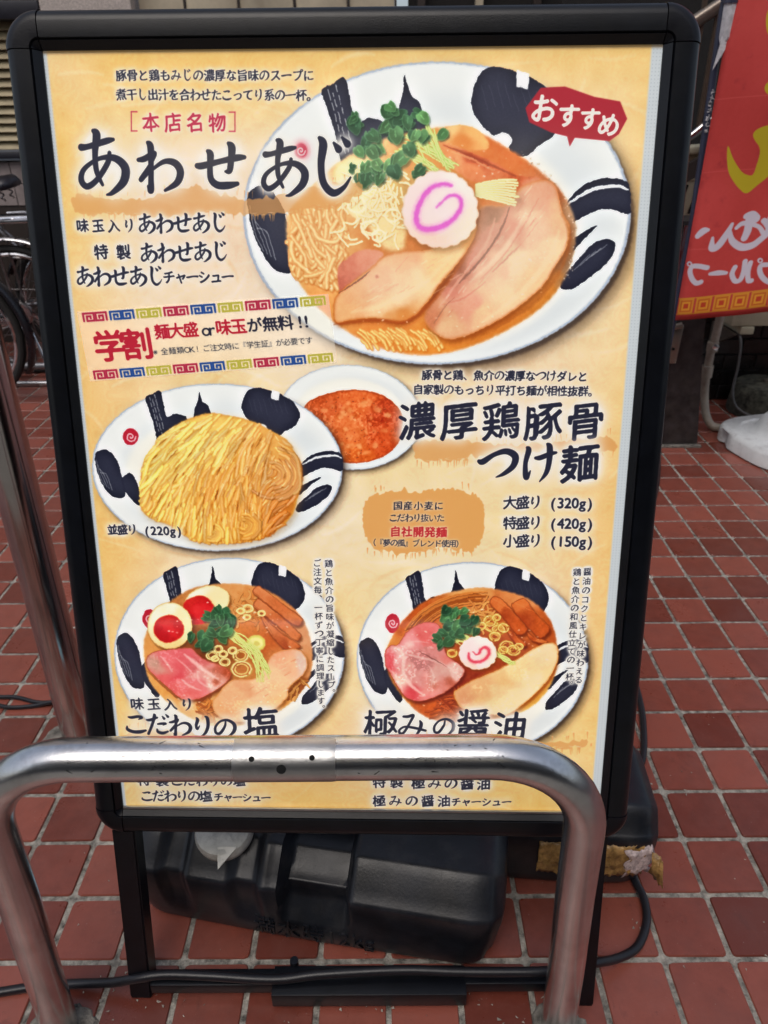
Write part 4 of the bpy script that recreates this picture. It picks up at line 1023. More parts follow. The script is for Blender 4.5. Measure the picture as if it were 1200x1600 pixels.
# ================================================================= materials
def mat(name, col, rough=.5, metal=0, var=.12, vs=14, col2=None, bump=0, bs=60, rvar=.1, coat=0, coatr=.05, spec=.5, dirt=0, dirtc=(.05, .045, .04), ds=3, stretch=None, sheen=0):
    m = bpy.data.materials.new(name); m.use_nodes = True
    n = m.node_tree.nodes; l = m.node_tree.links; b = n['Principled BSDF']
    tc = n.new('ShaderNodeTexCoord'); src = tc.outputs['Object']
    if stretch:
        mp = n.new('ShaderNodeMapping'); mp.inputs['Scale'].default_value = stretch; l.new(src, mp.inputs[0]); src = mp.outputs[0]
    n1 = n.new('ShaderNodeTexNoise'); n1.inputs['Scale'].default_value = vs; n1.inputs['Detail'].default_value = 6; n1.inputs['Roughness'].default_value = .62
    l.new(src, n1.inputs['Vector'])
    mx = n.new('ShaderNodeMix'); mx.data_type = 'RGBA'
    c2 = col2 or tuple(max(0, c*(1-var*2)) for c in col)
    mx.inputs[6].default_value = (*c2, 1); mx.inputs[7].default_value = (*[min(1, c*(1+var*.6)) for c in col], 1)
    rp = n.new('ShaderNodeMapRange'); rp.inputs[1].default_value = .3; rp.inputs[2].default_value = .68
    l.new(n1.outputs[0], rp.inputs[0]); l.new(rp.outputs[0], mx.inputs[0]); out = mx.outputs[2]
    if dirt:
        n2 = n.new('ShaderNodeTexNoise'); n2.inputs['Scale'].default_value = ds; n2.inputs['Detail'].default_value = 8; n2.inputs['Roughness'].default_value = .7
        l.new(tc.outputs['Object'], n2.inputs['Vector'])
        r2 = n.new('ShaderNodeMapRange'); r2.inputs[1].default_value = .5; r2.inputs[2].default_value = .72; r2.inputs[4].default_value = dirt
        l.new(n2.outputs[0], r2.inputs[0])
        m2 = n.new('ShaderNodeMix'); m2.data_type = 'RGBA'; m2.inputs[7].default_value = (*dirtc, 1)
        l.new(r2.outputs[0], m2.inputs[0]); l.new(out, m2.inputs[6]); out = m2.outputs[2]
    l.new(out, b.inputs['Base Color'])
    rr = n.new('ShaderNodeMapRange'); rr.inputs[3].default_value = max(0.02, rough-rvar); rr.inputs[4].default_value = min(1, rough+rvar)
    n3 = n.new('ShaderNodeTexNoise'); n3.inputs['Scale'].default_value = vs*2.3; n3.inputs['Detail'].default_value = 5
    l.new(src, n3.inputs['Vector']); l.new(n3.outputs[0], rr.inputs[0]); l.new(rr.outputs[0], b.inputs['Roughness'])
    b.inputs['Metallic'].default_value = metal; b.inputs['Specular IOR Level'].default_value = spec
    if coat: b.inputs['Coat Weight'].default_value = coat; b.inputs['Coat Roughness'].default_value = coatr
    if bump:
        n4 = n.new('ShaderNodeTexNoise'); n4.inputs['Scale'].default_value = bs; n4.inputs['Detail'].default_value = 6
        l.new(src, n4.inputs['Vector'])
        bp = n.new('ShaderNodeBump'); bp.inputs['Strength'].default_value = bump; bp.inputs['Distance'].default_value = .002
        l.new(n4.outputs[0], bp.inputs['Height']); l.new(bp.outputs[0], b.inputs['Normal'])
    return m

def tile_material():
    m = bpy.data.materials.new('terracotta_tile'); m.use_nodes = True
    n = m.node_tree.nodes; l = m.node_tree.links; b = n['Principled BSDF']
    g = n.new('ShaderNodeNewGeometry')
    dv = n.new('ShaderNodeVectorMath'); dv.operation = 'SCALE'; dv.inputs[3].default_value = 1/U; l.new(g.outputs['Position'], dv.inputs[0])
    sep = n.new('ShaderNodeSeparateXYZ'); l.new(dv.outputs[0], sep.inputs[0])
    cb = n.new('ShaderNodeCombineXYZ')
    for i, k in enumerate('XY'):
        f = n.new('ShaderNodeMath'); f.operation = 'FLOOR'; l.new(sep.outputs[i], f.inputs[0]); l.new(f.outputs[0], cb.inputs[i])
    wn = n.new('ShaderNodeTexWhiteNoise'); wn.noise_dimensions = '2D'; l.new(cb.outputs[0], wn.inputs['Vector'])
    n1 = n.new('ShaderNodeTexNoise'); n1.inputs['Scale'].default_value = 26; n1.inputs['Detail'].default_value = 8; n1.inputs['Roughness'].default_value = .7
    l.new(g.outputs['Position'], n1.inputs['Vector'])
    mix = n.new('ShaderNodeMath'); mix.operation = 'MULTIPLY_ADD'; l.new(n1.outputs[0], mix.inputs[0]); mix.inputs[1].default_value = .9
    h = n.new('ShaderNodeMath'); h.operation = 'MULTIPLY_ADD'; l.new(wn.outputs[0], h.inputs[0]); h.inputs[1].default_value = .95; h.inputs[2].default_value = -.42
    l.new(h.outputs[0], mix.inputs[2])
    cr = n.new('ShaderNodeValToRGB'); e = cr.color_ramp.elements
    e[0].position = .1; e[0].color = (.145, .034, .022, 1); e[1].position = .95; e[1].color = (.300, .084, .058, 1)
    l.new(mix.outputs[0], cr.inputs[0])
    # worn dusty blotches and dark grime
    n2 = n.new('ShaderNodeTexNoise'); n2.inputs['Scale'].default_value = 7; n2.inputs['Detail'].default_value = 9; n2.inputs['Roughness'].default_value = .75
    l.new(g.outputs['Position'], n2.inputs['Vector'])
    r2 = n.new('ShaderNodeMapRange'); r2.inputs[1].default_value = .45; r2.inputs[2].default_value = .8; r2.inputs[4].default_value = .35; l.new(n2.outputs[0], r2.inputs[0])
    m2 = n.new('ShaderNodeMix'); m2.data_type = 'RGBA'; m2.inputs[7].default_value = (.165, .092, .082, 1); l.new(r2.outputs[0], m2.inputs[0]); l.new(cr.outputs[0], m2.inputs[6])
    n3 = n.new('ShaderNodeTexNoise'); n3.inputs['Scale'].default_value = 240; n3.inputs['Detail'].default_value = 3; l.new(g.outputs['Position'], n3.inputs['Vector'])
    r3 = n.new('ShaderNodeMapRange'); r3.inputs[1].default_value = .70; r3.inputs[2].default_value = .78; r3.inputs[4].default_value = .5; l.new(n3.outputs[0], r3.inputs[0])
    m3 = n.new('ShaderNodeMix'); m3.data_type = 'RGBA'; m3.inputs[7].default_value = (.36, .30, .27, 1); l.new(r3.outputs[0], m3.inputs[0]); l.new(m2.outputs[2], m3.inputs[6])
    n5 = n.new('ShaderNodeTexNoise'); n5.inputs['Scale'].default_value = 16; n5.inputs['Detail'].default_value = 10; n5.inputs['Roughness'].default_value = .8; n5.inputs['Distortion'].default_value = .6
    l.new(g.outputs['Position'], n5.inputs['Vector'])
    r5 = n.new('ShaderNodeMapRange'); r5.inputs[1].default_value = .57; r5.inputs[2].default_value = .72; r5.inputs[4].default_value = .55; l.new(n5.outputs[0], r5.inputs[0])
    m5 = n.new('ShaderNodeMix'); m5.data_type = 'RGBA'; m5.inputs[7].default_value = (.075, .030, .026, 1); l.new(r5.outputs[0], m5.inputs[0]); l.new(m3.outputs[2], m5.inputs[6])
    l.new(m5.outputs[2], b.inputs['Base Color'])
    rr = n.new('ShaderNodeMapRange'); rr.inputs[3].default_value = .18; rr.inputs[4].default_value = .42; l.new(n2.outputs[0], rr.inputs[0]); l.new(rr.outputs[0], b.inputs['Roughness'])
    bp = n.new('ShaderNodeBump'); bp.inputs['Strength'].default_value = .25; bp.inputs['Distance'].default_value = .001
    l.new(n1.outputs[0], bp.inputs['Height']); l.new(bp.outputs[0], b.inputs['Normal'])
    return m

def image_material(name, im, rough=.35, emit=0, coat=0, coatr=.1, alpha=False, backlit=0):
    m = bpy.data.materials.new(name); m.use_nodes = True
    n = m.node_tree.nodes; l = m.node_tree.links; b = n['Principled BSDF']
    t = n.new('ShaderNodeTexImage'); t.image = im; t.interpolation = 'Cubic'
    uv = n.new('ShaderNodeUVMap'); l.new(uv.outputs[0], t.inputs[0])
    l.new(t.outputs[0], b.inputs['Base Color']); b.inputs['Roughness'].default_value = rough
    if emit:
        l.new(t.outputs[0], b.inputs['Emission Color']); b.inputs['Emission Strength'].default_value = emit
    if coat: b.inputs['Coat Weight'].default_value = coat; b.inputs['Coat Roughness'].default_value = coatr
    if alpha: l.new(t.outputs[1], b.inputs['Alpha'])
    return m

M = {}
M['tile'] = tile_material()
M['grout'] = mat('grout', (.40, .375, .325), .9, var=.42, vs=70, bump=1, bs=300, dirt=.85, dirtc=(.06, .055, .048), ds=9)
M['asphalt'] = mat('asphalt', (.06, .06, .062), .85, var=.3, vs=20, bump=.6, bs=200)
M['black_alu'] = mat('black_powder_coat', (.004, .005, .008), .31, var=.25, vs=30, bump=.10, bs=900, spec=.36, rvar=.05)
M['black_cap'] = mat('black_plastic', (.005, .005, .008), .32, var=.2, vs=40, bump=.06, bs=500, spec=.28)
M['inner_lip'] = mat('black_inner_lip', (.006, .006, .007), .3, var=.2)
M['tank'] = mat('black_polyethylene', (.012, .014, .020), .36, var=.35, vs=12, spec=.42, bump=.10, bs=240, dirt=.5, dirtc=(.045, .042, .042), ds=18, rvar=.1)
M['steel'] = mat('brushed_stainless', (.70, .70, .71), .23, 1, var=.12, vs=9, bump=.07, bs=500, rvar=.08, dirt=.5, dirtc=(.36, .34, .33), ds=30)
M['steel_plate'] = mat('satin_stainless_plate', (.60, .60, .60), .36, 1, var=.15, vs=9, bump=.15, bs=300, dirt=.3, dirtc=(.25, .23, .22), ds=14)
M['steel2'] = mat('polished_stainless', (.56, .54, .53), .17, 1, var=.15, vs=5, stretch=(1, 1, .25), rvar=.05, dirt=.35, dirtc=(.28, .24, .22), ds=9)
M['hole'] = mat('dark_hole', (.004, .004, .004), .9)
M['mortar'] = mat('mortar', (.24, .22, .19), .95, var=.45, vs=45, bump=1, bs=260, dirt=.5, ds=20)
M['rubber'] = mat('black_cable_rubber', (.012, .012, .016), .38, var=.2, bump=.1, bs=300)
M['cap_white'] = mat('scuffed_white_plastic', (.50, .50, .46), .35, var=.12, vs=40, dirt=.6, dirtc=(.14, .13, .12), ds=70)
M['blue'] = mat('light_blue_plastic', (.42, .78, .92), .5, var=.06)
M['tape'] = mat('brown_packing_tape', (.44, .26, .09), .34, var=.5, vs=60, bump=1.0, bs=160, col2=(.12, .06, .016))
M['torn'] = mat('torn_pinkish_paper', (.72, .58, .56), .9, var=.25, vs=90, bump=1, bs=300)
M['stucco'] = mat('beige_stucco', (.52, .46, .42), .95, var=.22, vs=160, bump=1, bs=220)
M['lintel'] = mat('dark_lintel', (.012, .012, .02), .5)
M['louver'] = mat('tan_louver', (.40, .33, .20), .55, var=.12, dirt=.3, dirtc=(.2, .14, .08))
M['pale_tile'] = mat('pale_wall_tile', (.30, .25, .24), .5, var=.15)
M['panel'] = mat('cream_panel', (.52, .46, .34), .6, var=.18, vs=5, dirt=.4, dirtc=(.25, .18, .1))
M['brown'] = mat('dark_brown_wood', (.03, .02, .016), .6)
M['void'] = mat('interior_shade_black', (.008, .007, .007), .9)  # near-black colour stands in for the shade inside openings
M['brick'] = mat('black_wall_brick', (.016, .013, .013), .3, var=.5, vs=20)
M['brick_joint'] = mat('dark_joint', (.05, .045, .045), .9)
M['pillar'] = mat('dark_stone', (.034, .030, .031), .45, var=.45, vs=18, dirt=.4, ds=12, dirtc=(.06, .05, .04))
M['cream'] = mat('cream_enamel', (.50, .46, .33), .5, var=.08, dirt=.35, dirtc=(.2, .16, .1), ds=8)
M['pvc'] = mat('aged_cream_pvc', (.42, .37, .30), .5, var=.15, dirt=.6, dirtc=(.13, .09, .07), ds=12)
M['grey_cable'] = mat('grey_cable', (.10, .10, .10), .5)
M['rail'] = mat('painted_handrail', (.26, .22, .185), .3, .6, var=.12)
M['baluster'] = mat('brown_baluster', (.105, .078, .058), .4, .2, var=.12)
M['concrete'] = mat('mossy_concrete', (.085, .083, .062), .95, var=.5, vs=40, bump=1, bs=160, dirt=.5, ds=16, dirtc=(.025, .026, .018))
M['white_base'] = mat('weathered_white_plastic', (.74, .76, .76), .45, var=.07, vs=14, dirt=.8, dirtc=(.33, .31, .31), ds=9)
M['navy_pole'] = mat('navy_pole', (.035, .04, .075), .35)
M['white_tape'] = mat('white_tape', (.62, .62, .66), .6, var=.15, vs=60, bump=.8, bs=120)
M['tyre'] = mat('tyre_rubber', (.012, .012, .012), .75, var=.3, bump=.4, bs=200)
M['chrome'] = mat('chrome', (.70, .70, .72), .14, 1, var=.2, dirt=.3)
M['spoke'] = mat('dull_steel', (.34, .32, .32), .35, 1, var=.3)
M['bike_black'] = mat('black_bike_paint', (.010, .010, .014), .28)
M['bike_silver'] = mat('silver_bike_paint', (.30, .30, .32), .3, .7)
M['saddle'] = mat('saddle_vinyl', (.012, .011, .018), .4, bump=.3, bs=200)
M['facade'] = mat('grey_facade', (.055, .052, .05), .8, var=.2, vs=2)
M['glass'] = mat('window_glass', (.03, .035, .04), .08, spec=.8)
M['orange'] = mat('amber_plastic', (.5, .2, .03), .35)

def to_px(P):
    d = CAM_R.transposed()@(Vector(P)-CAM_P)
    if d.z > -.01: return None
    return 600+1136.743*d.x/-d.z, 800-1136.743*d.y/-d.z

# ================================================================= ground and paving
g = bmesh.new(); prism(g, [(-1400, -1400, -.9), (1400, -1400, -.9), (1400, 1400, -.9), (-1400, 1400, -.9)], (0, 0, .74))
finish('ground', g, M['asphalt'], kind='structure', smooth=None)
pave = finish('pavement', BX((-6, 5, -.095), (46, 56, .13)), M['grout'], kind='structure', smooth=None)   # top of the joints at -0.015

def tile_bm(cx, cy, jr, h):
    """square quarry tile with rounded corners, eased arris; corners jittered a little"""
    bm = bmesh.new(); a = .460; r = .05
    o = []
    for sx, sy in ((1, 1), (-1, 1), (-1, -1), (1, -1)):
        j = jr.uniform(-.006, .006); rr = r*jr.choice((.8, 1, 1, 1.1, 1.4))
        P = [(sx*(a+j), sy*(a+j-rr)), (sx*(a+j-rr*.29), sy*(a+j-rr*.29)), (sx*(a+j-rr), sy*(a+j))]
        if sx*sy < 0: P = P[::-1]
        o += P
    lo = [bm.verts.new((cx+x, cy+y, -.06)) for x, y in o]
    mi = [bm.verts.new((cx+x, cy+y, h-.018)) for x, y in o]
    to = [bm.verts.new((cx+x*.972, cy+y*.972, h)) for x, y in o]
    bm.faces.new(to)
    for A, B in ((lo, mi), (mi, to)):
        for i in range(len(o)):
            j = (i+1) % len(o); bm.faces.new((A[i], A[j], B[j], B[i]))
    return bm

cells = []
for i in range(-29, 17):
    for j in range(-9, 31):
        q = [to_px((i+a, j+b, 0)) for a, b in ((0, 0), (1, 0), (1, 1), (0, 1))]
        area = 0
        if all(q):
            cx = sum(p[0] for p in q)/4; cy = sum(p[1] for p in q)/4
            if -70 < cx < 1270 and 150 < cy < 1680:
                area = abs(sum(q[k][0]*q[(k+1) % 4][1]-q[(k+1) % 4][0]*q[k][1] for k in range(4)))/2
                # behind the sign
                L = 12+(cy-20)*.113; Rr = 1097-(cy)*.098
                if 40 < cy < 1290 and L+12 < cx < Rr-12: area *= .001
        cells.append((area, i, j))
cells.sort(reverse=True)
variants = []
for k in range(14):
    bm = tile_bm(0, 0, R_, 0)
    o = finish('tile', bm, M['tile'], smooth=None)
    variants.append(o.data); bpy.data.objects.remove(o)
rest = bmesh.new()
for k, (area, i, j) in enumerate(cells):
    if k < 300:
        o = bpy.data.objects.new('tile', R_.choice(variants)); C.objects.link(o); o.parent = pave
        o.location = ((i+.5)*U, (j+.5)*U, R_.uniform(-.004, .006)*U)
        o.rotation_euler = (R_.gauss(0, .0022), R_.gauss(0, .0022), R_.gauss(0, .004))
    elif j >= 14 and i > 4 and j > 18: continue
    else:
        t = tile_bm(i+.5, j+.5, R_, R_.uniform(-.004, .006)); merge(rest, t)
finish('paving_tiles', rest, M['tile'], pave, smooth=None, kind='stuff')

# street behind the viewer: the shop fronts that the steel and the print mirror
for (x0, x1, y, h) in ((-75, -22, -62, 62), (-22, 30, -66, 74), (30, 80, -60, 56)):
    b = thing('shop_building', {-75: 'grey building across the street on the left, behind the viewer', -22: 'tall grey building across the street facing the menu sign', 30: 'grey building across the street on the right, behind the viewer'}[x0], 'building', ((x0+x1)/2, y, 0))
    finish('wall', BX(((x0+x1)/2, y-4, h/2-.15), (x1-x0-.4, 8, h)), M['facade'], b, smooth=None)
    nx = int((x1-x0)/9); nz = int(h/13)
    for a in range(nx):
        for c in range(nz):
            cx = x0+(a+.5)*(x1-x0)/nx; cz = 8+c*13
            wf = finish('window', BX((cx, y+.1, cz), (5.6, .4, 7)), M['spoke'], b, smooth=None)
            finish('pane', BX((cx, y+.32, cz), (5.0, .1, 6.4)), M['glass'], wf, smooth=None)

lm = bpy.data.materials.new('lit_tube'); lm.use_nodes = True
lm.node_tree.nodes['Principled BSDF'].inputs['Emission Color'].default_value = (1, .86, .6, 1); lm.node_tree.nodes['Principled BSDF'].inputs['Emission Strength'].default_value = 9
lp_ = thing('tube_lamp_row', 'row of lit tube lamps under a canopy across the street, behind the viewer', 'lamp', (0, -57, 30))
finish('canopy', BX((-4, -57.5, 37.2), (60, 2, .4)), M['facade'], lp_, smooth=None)
for (x0, x1) in ((-25, -14), (-8, -4.5), (3, 17)):
    finish('lamp_tube', TB([(x0, -56.9, 36.6), (x1, -56.9, 36.6)], .16, seg=10), lm, lp_)
# ================================================================= building behind, left part
WY = 30.0
bl = thing('shop_front_wall', 'beige stuccoed shop wall with a tan louvre behind the bicycles', 'building', (-18, WY, 0))
finish('wall', BX((-18, WY+1, 4.5), (50, 2, 9.2)), M['brown'], bl, smooth=None)
finish('stucco', BX((-17.55, WY+.9, 30), (4.15, 2, 29.6)), M['stucco'], bl, smooth=None)
finish('lintel', BX((-31.3, WY+.95, 15.3), (23.2, 2.1, .72), bev=.05), M['lintel'], bl)
finish('stucco', BX((-31.3, WY+1, 30), (23.2, 2, 28.6)), M['stucco'], bl, smooth=None)
finish('ledge', BX((-22, WY-.15, 9.35), (40, .6, .3), bev=.04), M['lintel'], bl)
lv = finish('louver_frame', BX((-28.5, WY+1.4, 12.3), (17.5, .3, 5.4)), M['lintel'], bl, smooth=None)
for k in range(14):
    finish('louver_slat', BX((-28.5, WY+.62, 9.75+k*.385), (17.2, .42, .05), rot=Matrix.Rotation(deg(52), 3, 'X')), M['louver'], lv, smooth=None)
for i in range(14):                          # pale tiles under the ledge
    for j in range(2):
        finish('wall_tile', BX((-27.3+i*1.02, WY-.03, 8.55-j*1.02), (.98, .06, .98), bev=.015, seg=1), M['pale_tile'], bl, smooth=None)
# cream boards and a brown door frame seen over the top of the sign
br = thing('timber_shop_front', 'cream boarded shop front with dark battens above the sign', 'building', (-8, WY, 0))
finish('wall', BX((-3.2, WY+1.5, 5), (24.4, 2, 10)), M['brown'], br, smooth=None)
x = -15.4
for k, wd in enumerate((2.2, 2.5, 2.6, 2.5, 2.2)):
    finish('board', BX((x+wd/2, WY+.9, 20), (wd-.12, .3, 20), bev=.03), M['panel'], br)
    finish('batten', BX((x+wd, WY+.85, 20), (.1, .34, 20)), M['brown'], br, smooth=None); x += wd
finish('door_opening', BX((3.2, WY+1.6, 20), (12, .3, 20)), M['void'], br, smooth=None)  # solid panel; the darkness of the doorway is put into its colour
for k in range(5):
    finish('post', BX((-2.2+k*2.7, WY+1, 20), (.35, .35, 20)), M['panel' if k % 2 else 'brown'], br, smooth=None)

# ================================================================= right rear: stair, dark tiled wall, pillar
sw = thing('brick_wall', 'dark brick wall in the recess behind the red banner', 'wall', (11, 19.6, 0))
finish('backing', BX((11.5, 20.1, 4), (13.4, .9, 8)), M['brick_joint'], sw, smooth=None)
for j in range(12):
    for i in range(10):
        if 5.6+i*1.3 > 17.8: continue
        finish('brick', BX((5.6+i*1.3+(j % 2)*.65, 19.62, .34+j*.66), (1.24, .12, .60), bev=.02, seg=1), M['brick'], sw, smooth=None)
dk = thing('stair_wall', 'stairwell wall behind the handrail, coloured near black as if unlit', 'wall', (9, 24, 0))
finish('wall', BX((10, 24, 12), (14, .6, 24)), M['void'], dk, smooth=None)  # stairwell shade painted on as near-black colour
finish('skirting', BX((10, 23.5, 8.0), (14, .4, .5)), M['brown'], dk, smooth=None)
st = thing('stair_railing', 'metal stair railing with round handrail between the sign and the banner', 'railing', (6.5, 17, 8))
finish('handrail', TB([(4.2, 17, 12.45), (5.68, 17, 13.30), (6.75, 17, 13.95), (8.6, 17, 15.1)], .21), M['rail'], st)
finish('lower_rail', TB([(4.6, 17, 9.25), (6.28, 17, 10.2), (6.7, 17, 10.55), (8.8, 17, 11.8)], .13), M['chrome'], st)
for x in (4.7, 5.35, 5.95, 6.42, 6.88, 7.5, 8.1):
    z1 = 13.3+(x-5.68)*.6-.1; z0 = 10.2+(x-6.28)*.6+.05
    finish('baluster', BX((x, 17.02, (z0+z1)/2), (.13, .13, z1-z0)), M['baluster'], st, smooth=None)
for x in (5.95, 7.5):
    finish('post', BX((x, 17.02, 15.6), (.13, .13, 4.0)), M['baluster'], st, smooth=None)
finish('stringer', prism(bmesh.new(), [(4.2, 17.0, 8.1), (9.0, 17.0, 10.9), (9.0, 17.0, 10.3), (4.2, 17.0, 7.5)], (0, .25, 0)), M['brown'], st, smooth=None)

pl = thing('stone_pillar', 'dark stone pillar foot on the tiles beside the sign', 'pillar', (6.3, 15.6, 0))
finish('shaft', prism(bmesh.new(), [(4.8, 14.62, 0), (7.5, 14.62, 0), (6.95, 14.62, 4.0), (6.6, 14.62, 7.8), (4.8, 14.62, 7.8)], (0, 1.6, 0)), M['pillar'], pl, smooth=None)
finish('corner_strip', BX((5.62, 14.56, 3.9), (.16, .14, 7.6), bev=.03), M['steel2'], pl)
finish('mortar_foot', BX((6.15, 14.56, .04), (2.9, .2, .1), bev=.02), M['mortar'], pl)
bk = thing('metal_bracket', 'small pale metal bracket fixed to the dark pillar below the banner', 'bracket', (5.7, 14.4, 3.3))
finish('plate', BX((5.86, 14.40, 3.9), (.42, .16, 1.35), rot=Matrix.Rotation(deg(2), 3, 'Y'), bev=.06), M['rail'], bk)
finish('clamp', TB([(5.7, 14.3, 4.5), (5.98, 14.3, 4.56)], .11), M['rail'], bk)
finish('bolt', TB([(5.84, 14.34, 3.75), (5.84, 14.28, 3.75)], .05, seg=8), M['hole'], bk)

mb = thing('meter_box', 'cream slotted meter box on the wall between the sign and the banner', 'box', (7.2, 18.6, 6.6))
finish('body', BX((7.4, 18.8, 8.1), (3.0, 1.0, 3.4), bev=.06), M['cream'], mb)
finish('lid', BX((7.4, 18.5, 9.75), (3.2, 1.4, .22), rot=Matrix.Rotation(deg(-4), 3, 'Y'), bev=.04), M['cream'], mb)
finish('panel', BX((7.4, 18.26, 9.1), (2.8, .08, .75), bev=.02), M['cream'], mb)
for k in range(3):
    finish('slot', BX((6.75+k*.45, 18.27, 8.1), (.07, .06, 1.0), rot=Matrix.Rotation(deg(14), 3, 'Y')), M['hole'], mb, smooth=None)

ou = thing('air_conditioner_unit', 'cream outdoor air conditioner on wall brackets above the concrete drum', 'air conditioner', (11.6, 18.2, 3.4))
finish('casing', BX((11.9, 18.2, 5.9), (5.6, 1.6, 4.4), bev=.08), M['cream'], ou)
finish('corner_cover', BX((10.95, 17.36, 5.85), (.16, .12, 4.5), bev=.03), M['cream'], ou)
finish('foot', BX((9.75, 18.2, 3.55), (.5, 1.7, .28), bev=.03), M['cream'], ou)
finish('foot', BX((13.6, 18.2, 3.55), (.5, 1.7, .28), bev=.03), M['cream'], ou)
finish('bracket_arm', prism(bmesh.new(), [(9.3, 19.5, 3.4), (9.3, 17.4, 3.4), (9.3, 19.5, 2.3)], (.12, 0, 0)), M['rail'], ou, smooth=None)
gcb = thing('grey_wire', 'thin grey wire hanging down from the air conditioner to the white base', 'wire', (9.6, 17.2, 0))
finish('wire', TB(catmull([(9.55, 18.0, 3.5), (9.55, 17.3, 3.2), (9.62, 17.2, 2.2), (9.58, 17.1, 1.3), (9.75, 16.9, .7), (10.2, 16.5, .45), (10.6, 16.2, .5)], 6), .05, seg=8), M['grey_cable'], gcb)

pv = thing('drain_pipe', 'aged cream drain pipe with a collar and elbow beside the dark pillar', 'pipe', (8.3, 16.5, 0))
finish('pipe', TB(catmull([(8.28, 16.6, 9.0), (8.26, 16.6, 4.2), (8.18, 16.6, 3.0)], 4)+catmull([(8.20, 16.6, 1.9), (8.28, 16.55, 1.2), (8.36, 16.3, .6), (8.55, 16.1, .24), (8.85, 16.0, .17), (9.6, 15.9, .17)], 8), .15), M['pvc'], pv)
finish('collar', TB([(8.19, 16.6, 2.0), (8.18, 16.6, 2.45)], .21), M['pvc'], pv)
finish('collar', TB([(8.21, 16.6, 3.0), (8.20, 16.6, 3.35)], .20), M['pvc'], pv)
finish('clip', BX((8.24, 16.44, 3.2), (.22, .10, .2), rot=Matrix.Rotation(deg(30), 3, 'Y'), bev=.03), M['steel'], pv)

dr = thing('concrete_drum', 'round mossy concrete weight standing by the dark brick wall', 'weight', (11.5, 18.2, 0))
finish('body', lathe(bmesh.new(), [(1.32, 0), (1.36, .1), (1.28, .9), (1.24, 1.12), (1.14, 1.22), (.2, 1.26), (.12, 1.1)], (11.45, 18.15, 0), 40), M['concrete'], dr)
finish('socket', lathe(bmesh.new(), [(.2, 0), (.2, .12), (.1, .12)], (11.45, 18.15, 1.24), 16), M['rail'], dr)

# white water-filled banner base
wb = thing('banner_base', 'white plastic water-filled banner base on the tiles at the right edge', 'banner base', (10.4, 14.1, 0))
bm = bmesh.new(); rings = []; N = 64
for s_, z in ((.94, 0), (1.0, .06), (1.0, .50), (.975, .60), (.93, .66), (.76, .68), (.74, .72), (.70, .72), (.68, .66), (.60, .68), (.54, .84), (.50, 1.08), (.43, 1.26), (.32, 1.34), (.16, 1.36)):
    ring = []
    for k in range(N):
        t = 2*math.pi*k/N; e = 3.2 if s_ > .6 else 2.2
        c_, sn = math.cos(t), math.sin(t)
        rr = (abs(c_)**e+abs(sn)**e)**(-1/e)*2.05*s_
        x, y = rr*c_, rr*sn
        if s_ > .9 and z < .52:              # hand notch on the left side
            q = math.exp(-((y-1.0)/.22)**2)*(1 if x < -1 else 0); x += q*.22
        a = deg(14)
        ring.append(bm.verts.new((10.55+x*math.cos(a)-y*math.sin(a), 14.2+x*math.sin(a)+y*math.cos(a), z)))
    rings.append(ring)
for A, B in zip(rings, rings[1:]):
    for k in range(N): bm.faces.new((A[k], A[(k+1) % N], B[(k+1) % N], B[k]))
bm.faces.new(rings[0][::-1]); bm.faces.new(rings[-1])
finish('body', bm, M['white_base'], wb, smooth=50)
finish('filler_cap', lathe(bmesh.new(), [(.22, 0), (.22, .12), (.16, .16)], (11.9, 13.2, .66), 24), M['white_base'], wb)
finish('pole_socket', lathe(bmesh.new(), [(.2, 0), (.2, .5), (.14, .5)], (10.55, 14.2, 1.36), 20), M['white_base'], wb)

